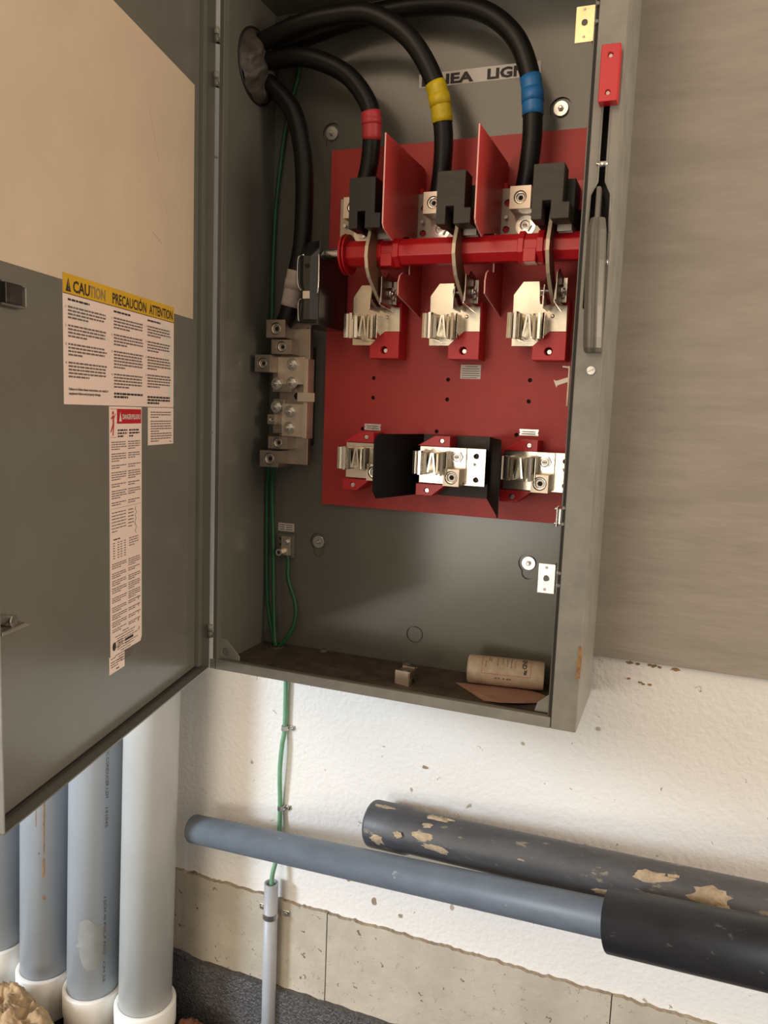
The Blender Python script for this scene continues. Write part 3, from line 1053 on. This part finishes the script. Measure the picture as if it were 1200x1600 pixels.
# ---- red crossbar with three blades
SY, SZ = .074, .6990
bar = thing('crossbar', 'bright red operating crossbar running across all three poles', 'crossbar', (.222, SY, SZ))
MB().cyl((.205, SY, SZ), (.5765, SY, SZ), .0212, 'red_plastic', 8, phase=.5, smooth=False).build('shaft', bar, bevel=.0014)
b = MB().cyl((.1965, SY, SZ), (.2000, SY, SZ), .0315, 'red_plastic', 40)
b.cyl((.2000, SY, SZ), (.2030, SY, SZ), .025, 'red_plastic', 32)
b.cyl((.2030, SY, SZ), (.2060, SY, SZ), .0315, 'red_plastic', 40)
b.build('end_disc', bar, bevel=.0006)
for cx in (.2785, .5025):
    b = MB().cyl((cx - .021, SY, SZ), (cx - .012, SY, SZ), .0248, 'red_plastic', 8, phase=.5, smooth=False)
    b.cyl((cx + .007, SY, SZ), (cx + .017, SY, SZ), .0252, 'red_plastic', 8, phase=.5, smooth=False)
    b.box(cx - .012, cx + .007, SY - .0225, SY + .01, SZ - .0235, SZ - .004, 'red_plastic')
    b.build('collar', bar, bevel=.0010)
b = MB().cyl((.163, SY, SZ + .002), (.198, SY, SZ + .002), .0078, 'zinc', 18)
b.cyl((.157, SY, SZ + .002), (.165, SY, SZ + .002), .0050, 'zinc', 14)
b.build('shaft_pin', bar, bevel=.0006)
for i, bx in enumerate((.257, .394, .531)):
    dy = (0, .008, .010)[i]
    lp = [(.050, .760), (.035 + dy * .4, .742), (.030 + dy * .4, .724), (.0185 + dy * .5, .700), (.0165 + dy * .6, .685), (.021 + dy, .668), (.030 + dy, .656), (.052 + dy, .641), (.078 + dy, .625),
          (.100, .618), (.112, .635), (.090, .655), (.072, .675), (.066, .700), (.072, .730), (.085, .760)]
    b = MB().prism([lp], YZ, bx - .0028, bx + .0028, 'blade_side', mside='blade_edge')
    b.build('contact_blade', bar, bevel=.0004)

# ---- load side fuse bases
for i in range(3):
    ox = (0, .1345, .2775)[i]
    t = thing('load_fuse_base', ['left load fuse base partly hidden by the black shield', 'middle load fuse base framed by the black shield', 'right load fuse base cut off by the enclosure flange'][i],
              'fuse base', (.24 + ox, PY, .31), 'load fuse bases')
    px1 = min(.300 + ox, .5755)
    b = MB().prism([[(.1845 + ox, .397), (.214 + ox, .4145), (.2405 + ox, .4145), (.2405 + ox, .397)], circ(.2265 + ox, .4065, .0042, 14)], XZ, .118, PY, 'red_plastic')
    b.build('upper_bracket', t, bevel=.0007)
    b = MB().prism([[(.1845 + ox, .334), (.1845 + ox, .3145), (.212 + ox, .3145), (.236 + ox, .334)], circ(.2035 + ox, .3235, .0042, 14)], XZ, .118, PY, 'red_plastic')
    b.build('lower_bracket', t, bevel=.0007)
    MB().box(.190 + ox, .296 + ox if i < 2 else .574, .131, .157 if i == 1 else PY, .337, .394, 'black_dusty' if i == 1 else 'red_board').build('base', t)
    for x, z in ((.2275, .4065), (.2050, .3235)):
        b = MB()
        b.cyl((x + ox, .150, z), (x + ox, .116, z), .0040, 'zinc', 12, r1=.0036)
        b.box(x + ox - .0030, x + ox + .0030, .1155, .116, z - .0004, z + .0004, 'tin_dull')
        b.build('screw', t, bevel=.0004)
    hs = [circ(.284 + ox, .384, .0042, 16), circ(.285 + ox, .3455, .0042, 16), circ(.2405 + ox, .371, .0017, 10), circ(.2355 + ox, .341, .0017, 10)]
    if i == 2:
        hs = [h for h in hs if max(p[0] for p in h) < .573]
    b = MB().prism([rect(.187 + ox, px1, .335, .3965)] + hs, XZ, .125, .1285, 'tin')
    b.build('contact_plate', t, bevel=.0007)
    b = MB().box(.2385 + ox, .268 + ox, .1215, .125, .340, .3960, 'tin')
    hexnut(b, .2535 + ox, .1215, .3815, .0098, 1.5)
    b.build('stud_nut', t, bevel=.0003)
    b = MB()
    lug(b, .2370 + ox, .2640 + ox, .098, .1215, .3345, .3625, .0108)
    b.build('lug', t, bevel=.0012)
    b = MB().cyl((.2800 + ox, .125, .370), (.2800 + ox, .117, .370), .0026, 'zinc', 10)
    b.build('stud', t)
    fuse_clip(t, .1905 + ox, .125, .352, .389)

# ---- black shield round the middle fuse base
lpts = [(.160, .4155), (.030, .4155), (.020, .4045), (.020, .3265), (.030, .313), (.160, .313)]
fl_ = lambda x0, k_: (lambda u, v, t_: Vector((x0 + (.160 - u) * k_ + t_, u, v)))
b = MB().prism([lpts], fl_(.3155, -.255), 0, .0022, 'black_sheet')
b.box(.3155, .4325, .157, .1615, .313, .4155, 'black_dusty')
b.prism([[(.160, .4155), (.030, .4155), (.024, .409), (.018, .300), (.030, .303), (.160, .313)]], fl_(.4305, .36), 0, .0022, 'black_sheet')
tag(b.build('fuse_shield', None, bevel=.0004), 'folded black sheet shield standing around the middle load fuse base', 'shield')

# ---- black interlock bracket left of the crossbar
b = MB()
zz = (.594, .640, .652, .694, .708, .722)
prof_ = {.594: ((.1245, .056), (.1380, .0455), (.1500, .0440), (.1630, .0490)), .640: ((.1300, .053), (.1390, .0450), (.1500, .0430), (.1630, .0490)), .652: ((.1215, .056), (.1370, .0440), (.1500, .0430), (.1630, .0490)),
         .694: ((.1215, .056), (.1370, .0440), (.1500, .0440), (.1630, .0490)), .708: ((.1240, .066), (.1370, .0580), (.1500, .0560), (.1590, .0560)), .722: ((.1290, .076), (.1370, .0700), (.1460, .0690), (.1520, .0700))}
V = [(x, y + k_ * .0022, z_) for k_ in (0, 1) for z_ in zz for x, y in prof_[z_]]
nv = len(zz) * 4
F = []
for r_ in range(len(zz) - 1):
    for c_ in range(3):
        q = (r_ * 4 + c_, r_ * 4 + c_ + 1, (r_ + 1) * 4 + c_ + 1, (r_ + 1) * 4 + c_)
        F += [q, tuple(a + nv for a in reversed(q))]
loop = [r_ * 4 for r_ in range(len(zz))] + [(len(zz) - 1) * 4 + c_ for c_ in (1, 2, 3)] + [r_ * 4 + 3 for r_ in range(len(zz) - 2, -1, -1)] + [2, 1]
for a, c_ in zip(loop, loop[1:] + loop[:1]):
    F.append((a, c_, c_ + nv, a + nv))
b.add(V, F, 'black_steel')
b.cyl((.1435, .0432, .6785), (.1435, .0425, .6785), .0038, 'dark_hole', 14)
b.prism([[(.049, .694), (.062, .705), (PY, .711), (PY, .589), (.049, .588)]], YZ, .1605, .1630, 'black_steel')
b.box(.1225, .163, .050, .150, .586, .5885, 'black_steel')
o = b.build('interlock_bracket', None, bevel=.0012)
tag(o, 'glossy black steel bracket between neutral cable and crossbar', 'bracket')
MB().box(.1385, .1500, .0405, .0435, .6265, .6385, 'white_plastic').build('latch_tab', o, bevel=.0004)
b = MB().tube([(.1630, .0440, .696), (.1655, .0420, .688), (.1655, .0420, .650), (.1635, .044, .634)], .0013, 'zinc', 8, 4)
b.build('edge_highlight', o)  # thin pale wires imitate the highlights along the bracket edges
MB().tube([(.1300, .052, .641), (.1225, .054, .653), (.1210, .0550, .690), (.1250, .0560, .697), (.1360, .0450, .696)], .0010, 'zinc', 8, 4).build('edge_highlight', o)
MB().tube([(.1300, .052, .628), (.1240, .0545, .622), (.1240, .0555, .597), (.1270, .054, .592)], .0010, 'zinc', 8, 4).build('edge_highlight', o)

# ---- neutral terminal block
nt_ = thing('neutral_block', 'tin neutral terminal block with lugs on the left inside the enclosure', 'terminal block', (.07, YB, .34))
NY = .105
b = MB().box(.045, .100, .150, YB, .385, .560, 'black_plastic')
b.build('insulator', nt_, bevel=.001)
MB().box(.047, .106, .138, .150, .350, .590, 'tin_dull').build('bus_bar', nt_, bevel=.001)
b = MB().box(.101, .109, .125, .150, .398, .537, 'aluminium')
b.build('bus_edge', nt_, bevel=.0006)
for (x0, x1, z0, z1, y0, y1, r) in ((.036, .073, .571, .6015, NY, .150, .0105), (.045, .084, .5435, .568, NY + .004, .150, .0092), (.018, .048, .5115, .541, NY - .006, .138, .0092),
                                    (.043, .081, .3785, .3995, NY + .002, .150, .0092), (.029, .066, .3455, .3745, NY - .002, .150, .0105)):
    b = MB()
    lug(b, x0, x1, y0, y1, z0, z1, r, 'tin_dull')
    b.build('lug', nt_, bevel=.0010)
MB().box(.064, .092, .150, YB - .004, .574, .598, 'tin_dull').build('lug_tail', nt_, bevel=.0008)
MB().box(.060, .088, .150, YB - .004, .349, .372, 'tin_dull').build('lug_tail', nt_, bevel=.0008)
for q in ((.048, .101, .127, .138, .492, .540, 'aluminium'), (.038, .075, .128, .138, .478, .512, 'tin_dull'), (.058, .100, .128, .138, .400, .458, 'aluminium'), (.040, .062, .129, .138, .405, .466, 'tin_dull')):
    MB().box(*q).build('link_plate', nt_, bevel=.0007)
for (x, z) in ((.0775, .527), (.0775, .495), (.0475, .4925), (.0755, .445), (.0735, .416), (.0475, .452)):
    b = MB()
    hexnut(b, x, .127, z, .0076, 1.4, .42, 'zinc')
    b.cyl((x, .127, z), (x, .113, z), .0030, 'zinc', 10)
    b.build('stud_nut', nt_, bevel=.0003)
b = MB().box(.092, .125, .120, .1225, .4625, .478, 'aluminium')
b.box(.092, .0945, .1225, .138, .4625, .478, 'aluminium')
b.cyl((.083, .1375, .472), (.083, .1370, .472), .0065, 'dark_hole', 14)
b.build('bond_strap', nt_, bevel=.0006)
b = MB()
lug(b, .038, .053, .112, .130, .421, .438, .0048, 'tin_dull')
b.build('small_lug', nt_, bevel=.0008)

# ---- ground lug on the back panel
gl = thing('ground_lug', 'small metal ground lug under a white tag, lower left back panel', 'ground lug', (.055, YB, .175))
b = MB().prism([rect(.032, .068, .172, .217), circ(.0385, .2065, .0022, 10), circ(.0385, .196, .0022, 10)], XZ, .168, YB, 'grey_paint')
b.build('pad', gl, bevel=.0006)
b = MB().box(.045, .064, .160, .168, .178, .214, 'tin')
b.cyl((.0545, .160, .203), (.0545, .154, .203), .0055, 'zinc', 14)
b.cyl((.0455, .160, .184), (.0455, .150, .184), .0068, 'tin', 18)
b.cyl((.0455, .1503, .184), (.0455, .1498, .184), .0035, 'dark_hole', 6)
b.build('lug', gl, bevel=.001)
b = MB().prism([rect(.0305, .0635, .221, .236)], XZ, YB - .0006, YB, 'paper_white')
for r_ in range(3):
    for c0, c1 in ((.033, .044), (.047, .0605)):
        b.box(c0, c1, YB - .0010, YB - .0006, .2235 + r_ * .0042, .2250 + r_ * .0042, 'ink_grey')
b.build('tag', gl)

# ================================================================ CABLES
def cable(name, pts, r, m, label, tape=None, tape_m=None):
    P = smooth_path(pts, 8)
    o = MB().tube(P, r, m, 20, 1).build(name)
    tag(o, label, 'cable', 'thick black cables')
    if tape:
        i0, i1 = [min(range(len(P)), key=lambda i: (P[i] - Vector(q)).length) for q in tape]
        n = i1 - i0
        b = MB()
        sub = P[i0:i1 + 1]
        b.tube(sub, r + .0011, tape_m, 24, 1)
        k = max(1, n // 3)
        b.tube(sub[k:2 * k + 1], r + .0018, tape_m, 24, 1)
        b.build('phase_tape', o, label={'tape_red': 'red tape', 'tape_yellow': 'yellow tape', 'tape_blue': 'blue tape', 'tape_white': 'white tape'}[tape_m])
    return o


R0 = .0148
cable('power_cable', [(.010, .110, 1.025), (.034, .110, 1.028), (.106, .100, 1.020), (.175, .100, .988), (.216, .100, .940), (.2225, .105, .902), (.217, .115, .857), (.207, .118, .815), (.2005, .1135, .789)], R0, 'cable_black',
      'black cable with red tape entering the left pole', ((.2205, .100, .927), (.2215, .107, .885)), 'tape_red')
cable('power_cable', [(.010, .100, 1.050), (.030, .098, 1.056), (.098, .086, 1.066), (.159, .080, 1.068), (.227, .075, 1.059), (.292, .075, 1.016), (.333, .085, .951), (.346, .095, .888), (.345, .103, .833), (.337, .1135, .789)], R0, 'cable_black',
      'black cable with yellow tape entering the middle pole', ((.334, .085, .948), (.347, .096, .893)), 'tape_yellow')
cable('power_cable', [(.010, .130, 1.050), (.028, .133, 1.059), (.096, .138, 1.074), (.177, .138, 1.088), (.280, .130, 1.089), (.381, .110, 1.063), (.445, .100, 1.015), (.476, .100, .950), (.484, .100, .878), (.481, .103, .823), (.4735, .1135, .789)], R0, 'cable_black',
      'black cable with blue tape arching to the right pole', ((.4765, .100, .949), (.4845, .100, .893)), 'tape_blue')
cable('neutral_cable', [(.010, .120, 1.005), (.036, .120, .986), (.074, .120, .941), (.094, .120, .857), (.095, .120, .742), (.083, .122, .678), (.070, .124, .620), (.0565, .126, .590)], .0155, 'cable_black',
      'black cable with white tape dropping to the neutral block', ((.084, .121, .683), (.0715, .124, .626)), 'tape_white')


def wire(pts, label, m='green_wire', r=.0038):
    o = MB().tube(pts, r, m, 12, 8).build('ground_wire')
    return tag(o, label, 'wire')


wire([(.040, .160, 1.12), (.050, .168, 1.075), (.054, .169, 1.033), (.041, .169, .982), (.028, .169, .924), (.015, .169, .811), (.012, .167, .70), (.017, .158, .63), (.024, .145, .598)], 'green wire hanging from top of enclosure to the neutral block')
wire([(.028, .140, .350), (.013, .160, .304), (.0105, .166, .218), (.0155, .166, .083), (.040, .152, .010), (.043, .150, .004)], 'leftmost green wire looping from neutral block to the enclosure floor')
wire([(.040, .140, .350), (.026, .155, .305), (.028, .160, .196), (.036, .156, .039), (.045, .150, .004)], 'straighter green wire from neutral block down to the floor hole')
wire([(.0545, .164, .184), (.058, .165, .165), (.060, .163, .133), (.077, .162, .086), (.077, .158, .050), (.064, .151, .020), (.050, .149, .004)], 'green wire curving from ground lug to the floor hole')
b = MB().lathe([(.0, .001), (.010, .001), (.013, .004), (.016, .0)], (.045, .150, .0034), (0, 0, 1), 'foam_brown', 20)
b.build('wire_seal', enc)

# ---- loose things on the enclosure floor
tb = thing('sealant_tube', 'dirty cream plastic tube lying on the enclosure floor at right', 'tube', (.485, .13, .004))
A = Vector((.424, .122, .0295))
B_ = Vector((.548, .140, .0295))
ax = (B_ - A).normalized()
TR = .0235
b = MB().lathe([(.0, .0), (.019, .0), (.0225, .0015), (TR, .004), (TR, .124), (.0225, .126), (.0, .126)], A, ax, 'tube_plastic', 40)
b.build('tube_body', tb)
b = MB()
ey = Vector((0, 0, 1)).cross(ax).normalized()


def on_tube(a, th, lift=.0003):
    """a along axis, th angle measured from the front upward"""
    return A + ax * a + (-ey * math.cos(th) + Vector((0, 0, 1)) * math.sin(th)) * (TR + lift)


def tube_text(b, s, size, a0, th0, m, bold=.02):
    V, F = text_mesh(s, size, bold, 'LEFT', 1.0)
    b.add([on_tube(a0 + v[1], th0 - v[0] / TR) for v in V], F, m)


def tube_line(b, a0, t0, a1, t1, w_, m):
    n = max(2, int(abs(t1 - t0) / .12) + 1)
    for i in range(n):
        ta, tb_ = t0 + (t1 - t0) * i / n, t0 + (t1 - t0) * (i + 1) / n
        aa, ab = a0 + (a1 - a0) * i / n, a0 + (a1 - a0) * (i + 1) / n
        if abs(t1 - t0) > .05:
            b.quad(on_tube(aa - w_, ta), on_tube(ab - w_, tb_), on_tube(ab + w_, tb_), on_tube(aa + w_, ta), m)
        else:
            b.quad(on_tube(aa, ta - w_ / TR), on_tube(ab, tb_ - w_ / TR), on_tube(ab, tb_ + w_ / TR), on_tube(aa, ta + w_ / TR), m)


tube_line(b, .025, .10, .104, .10, .0003, 'ink_red')
tube_line(b, .025, .10, .025, 1.45, .0003, 'ink_red')
tube_line(b, .104, .10, .104, 1.45, .0003, 'ink_red')
tube_text(b, 'END™', .0100, .0905, 1.50, 'ink', .03)
tube_text(b, '0  6  13', .0040, .0775, 1.20, 'ink_red')
for k_, (a_, t0, t1) in enumerate(((.0725, .62, 1.45), (.066, .70, 1.45), (.0585, .75, 1.45), (.050, .70, 1.45), (.0395, .95, 1.45), (.0365, .95, 1.45), (.031, .55, 1.0))):
    tt = t1
    rk = random.Random(k_)
    while tt > t0:
        st = rk.uniform(.08, .22)
        tube_line(b, a_, tt, a_, max(t0, tt - st), .0006, 'ink_grey')
        tt -= st + .06
for a_ in (.047, .052, .060, .066, .070):
    tube_line(b, a_, -.18, a_ + .003, -.18, .0011, 'ink_grey')
b.build('tube_print', tb, label='dark and red print ending in END')
b = MB()
lp = [(.408, .110), (.470, .051), (.500, .045), (.530, .058), (.556, .084), (.556, .118), (.530, .130), (.47, .125)]
V = []
for k_ in (0, 1):
    for x, y in lp:
        z = .0042 + max(0, x - .47) * .0 + (.004 if (x > .49 and y < .07) else 0) + .0012 * k_
        V.append((x, y, z))
n = len(lp)
b.add(V, [tuple(range(n - 1, -1, -1)), tuple(range(n, 2 * n))] + [(i, (i + 1) % n, n + (i + 1) % n, n + i) for i in range(n)], 'cardboard')
tag(b.build('cardboard_scrap'), 'flat pinkish cardboard scrap under the dirty tube', 'cardboard')
lt_ = thing('loose_lug', 'small loose bent metal lug on the enclosure floor near the front lip', 'lug', (.33, .075, .004))
mt = Matrix.Translation((.331, .077, .0036)) @ Matrix.Rotation(-.10, 4, 'Z')
b = MB()
b.box(-.014, .011, -.016, -.0125, .0, .0235, 'aluminium', mt)  # front plate in a brighter metal, standing in for the light on it
b.box(-.014, .011, .012, .0155, .0, .0235, 'tin_dull', mt)
b.box(.011, .0135, -.016, .0155, .010, .0235, 'tin_dull', mt)
b.box(-.014, .0135, -.0125, .012, .0185, .0205, 'tin_dull', mt)
b.box(.011, .0135, -.016, -.006, .0, .010, 'tin_dull', mt)
b.build('lug_body', lt_, bevel=.0010)
b = MB().cyl(mt @ Vector((-.001, -.001, .0203)), mt @ Vector((-.001, -.001, .0225)), .0075, 'tin_dull', 18)
b.build('lug_screw', lt_, bevel=.0005)
for (x, y) in ((.135, .168), (.300, .168)):
    b = MB().lathe([(.0, .0035), (.006, .003), (.0085, .0)], (x, y, .0035), (0, 0, 1), 'grey_paint', 16)
    b.build('floor_dimple', enc)

# ================================================================ PIPES BELOW
def cyl_patch(b, base, axis, up, r, a0, th0, da, dth, m, seed, lift=.0012, n=14, rings=5):
    """irregular caked patch on a pipe surface"""
    base, axis, up = Vector(base), Vector(axis).normalized(), Vector(up).normalized()
    side = axis.cross(up)
    V = []
    for i in range(rings + 1):
        q = i / rings
        for k in range(n):
            t = 2 * math.pi * k / n
            jit = .62 + .75 * abs(noise.noise(Vector((math.cos(t) * 1.7 + seed, math.sin(t) * 1.7, seed * .37))))
            a = a0 + da * q * math.cos(t) * jit
            th = th0 + dth * q * math.sin(t) * jit
            h = r + lift * (1 - q ** 2) * (.6 + .8 * abs(noise.noise(Vector((a * 150, th * 8, seed))))) + .0002
            V.append(base + axis * a + (up * math.cos(th) + side * math.sin(th)) * h)
    b.add(V, [(i * n + k, i * n + (k + 1) % n, (i + 1) * n + (k + 1) % n, (i + 1) * n + k) for i in range(rings) for k in range(n)], m, True)


PR = .0525
LEAN = .026
pipes = [(-.2015, .085, 'pvc_white', 'nearest white PVC riser pipe directly under the door hinge'), (-.334, .085, 'pvc_blue', 'pale blue-grey PVC riser with printed text and grey smear'),
         (-.461, .085, 'pvc_blue', 'pale blue-grey PVC riser with a brown rust drip'), (-.592, .085, 'pvc_blue', 'leftmost PVC riser pipe cut by the photo edge')]
for i, (px, py, m, label) in enumerate(pipes):
    zt = (-.757, -.764, -.760, -.735)[i]
    t = thing('riser_pipe', label, 'pipe', (px - .005, py, -.92), 'PVC riser pipes')
    X = lambda z: px + (z + .65) * LEAN
    MB().pipe((X(-.80), py, -.80), (X(1.9), py, 1.9), PR, PR - .004, m, 48).build('pipe_tube', t)
    b = MB().lathe([(PR + .0005, .0), (.0595, .0), (.0612, -.003), (.0612, -.052), (.0588, -.058), (.0588, -.096), (.0560, -.100), (PR - .006, -.100)], (X(zt), py, zt), (0, 0, 1), 'pvc_cap', 48)
    b.build('coupling', t)
    MB().cyl((X(-.95), py, -.95), (X(-.83), py, -.83), PR - .002, 'dark_soil', 32).build('pipe_stub', t)
    if i == 2:
        for (sa, th, ds, dth) in ((-0.4074, 3.80, .09, .040), (-0.5044, 3.80, .032, .06), (-0.3966, 3.50, .022, .02), (-0.5713, 3.80, .006, .08), (-0.4721, 3.62, .004, .04)):
            b = MB()
            cyl_patch(b, (px + .65 * LEAN, py, 0), (LEAN, 0, 1), (0, 1, 0), PR, sa, th, ds, dth, 'rust', 3 + sa * 10, lift=.0004)
            b.build('rust_drip', t)
    if i == 1:
        b = MB()
        cyl_patch(b, (px + .65 * LEAN, py, 0), (LEAN, 0, 1), (0, 1, 0), PR, -0.6393, 3.80, .064, .85, 'smear', 2.2, lift=.0002, n=26)
        b.build('smear', t)
        b = MB()

        def on_pipe(z, th, lift=.0006):
            return Vector((X(z) + (PR + lift) * math.sin(th), py - (PR + lift) * math.cos(th), z))
        for tx, z0, z1, th0, sz in (('PVC CONDUCER I-ZM', -0.2208, -0.3287, 1.06, .0080), ('141045', -0.3459, -0.3912, 1.06, .0080), ('I SCH 40 PVC-P POLI', -0.54, -0.6662, 1.06, .0070), ('CM 5E', -0.6824, -0.7309, 1.06, .0070)):
            V, F = text_mesh(tx, sz, 0, 'LEFT', 1.0)
            k_ = (z0 - z1) / max(v[0] for v in V)
            b.add([on_pipe(z0 - v[0] * k_, th0 + v[1] / PR) for v in V], F, 'ink_grey')
        b.build('pipe_print', t)

# horizontal pipes coming out of the right side of the picture
GA, GB = Vector((-.1197, .130, -.3909)), Vector((.7016, -.0367, -.2498))
gx = (GB - GA).normalized()
t = thing('grey_conduit_pipe', 'long slim blue-grey pipe running across in front of the wall', 'pipe', GA)
MB().pipe(GA, GA + gx * 1.75, .0272, .0235, 'pvc_grey', 48).build('pipe_tube', t)
SA = GA + gx * ((GB - GA).length - .012)
t = thing('black_sleeve_pipe', 'short black pipe sleeve around the slim grey pipe at lower right', 'pipe', SA)
MB().pipe(SA, GA + gx * 1.7, .0440, .0405, 'pvc_black', 56).build('pipe_tube', t)
DA, DB = Vector((.3438, .130, -.2877)), Vector((.8128, .0446, -.2312))
dx_ = (DB - DA).normalized()
D0 = DA - dx_ * .088
t = thing('dark_drain_pipe', 'thick dark grey muddy pipe with bell end against the white wall', 'pipe', D0)
DR = .0372
b = MB().lathe([(.0375, .0), (.0412, .0), (.0418, .004), (.0412, .072), (DR, .082), (DR, 1.9), (.034, 1.9), (.034, .09), (.0375, .07), (.0375, .0)], D0, dx_, 'pvc_dark', 56)
b.build('pipe_tube', t)
upv = Vector((0, 0, 1)) - dx_ * dx_.z
upv.normalize()
for (a, th, da, dth, sd, lf) in ((.137, .15, .030, .16, 1.1, .006), (.155, .05, .02, .08, 6.1, .003), (.125, .62, .012, .16, 2.3, .002), (.120, 1.15, .028, .24, 3.1, .002), (.147, 1.55, .032, .20, 4.4, .002), (.030, 1.70, .018, .30, 5.2, .002), (.03, .20, .034, .14, 7.7, .001),
                                 (.075, 1.30, .012, .18, 8.2, .002), (.500, .72, .034, .30, 9.3, .003), (.530, .52, .010, .10, 10.1, .002), (.584, .98, .033, .42, 11.9, .0035), (.60, 1.35, .02, .2, 12.2, .002), (.440, 1.75, .04, .16, 13.4, .0015), (.30, 1.2, .008, .05, 14.1, .001)):
    b = MB()
    cyl_patch(b, D0, dx_, upv, DR if a > .08 else .0412, a, th, da, dth, 'mud', sd, lift=lf, n=20)
    b.build('mud_patch', t, label='dried tan mud')

# thin vertical conduit with strap and wire down the wall
t = thing('ground_conduit', 'thin vertical grey conduit on the concrete carrying the green wire', 'conduit', (.036, .168, -.93))
MB().pipe((.0355, .168, -.93), (.0355, .168, -.4875), .0140, .0110, 'conduit_grey', 32).build('conduit_tube', t)
MB().pipe((.0355, .168, -.93), (.0355, .168, -.800), .0170, .0138, 'conduit_grey', 32).build('coupling', t)
t2 = thing('conduit_strap', 'metal strap clamping the thin grey conduit to the concrete', 'strap', (.036, .186, -.555))
zs = -.5555
pts = [(.0355 + .0152 * math.cos(a), .168 + .0152 * math.sin(a)) for a in [math.radians(d) for d in range(20, -201, -20)]]
b = MB()
ribbon(b, pts, zs - .0055, zs + .0055, .0018, 'zinc')
b.build('strap_band', t2)
for sx in (-1, 1):
    xc = .0355 + sx * .0245
    b = MB().prism([[(xc - .010, zs - .006), (xc + .010, zs - .006), (xc + .010, zs + .006), (xc - .010, zs + .006)]], XZ, .1835, .186, 'zinc')
    b.cyl((xc + .002 * sx, .1835, zs), (xc + .002 * sx, .180, zs), .0046, 'tin_dull', 16)
    b.build('strap_ear', t2, bevel=.0012)
wire([(.0475, .187, .0), (.0475, .187, -.073), (.047, .188, -.168), (.0445, .183, -.205), (.0415, .182, -.26), (.041, .187, -.333), (.042, .184, -.385), (.041, .176, -.44), (.037, .168, -.475), (.0355, .168, -.54)],
     'pale green wire running down the white wall into the conduit', 'green_wire_pale', .0046)
for k_, (x, z) in enumerate(((.047, -.170), (.0425, -.336))):
    c = thing('wire_clip', ['upper metal clip holding the green wire to the wall', 'lower metal clip holding the green wire to the wall'][k_], 'clip', (x, WALL_Y, z), 'wire clips')
    b = MB()
    ribbon(b, [(x - .0065, .1945), (x - .0062, .186), (x - .003, .1805), (x + .003, .1805), (x + .0062, .186), (x + .008, .193), (x + .018, .193)], z - .0045, z + .0045, .0012, 'zinc')
    b.build('band', c)
    MB().cyl((x + .0125, .1925, z), (x + .0125, .188, z), .0042, 'zinc', 14, r1=.003).build('nail_head', c)
print('objects', len(bpy.data.objects))
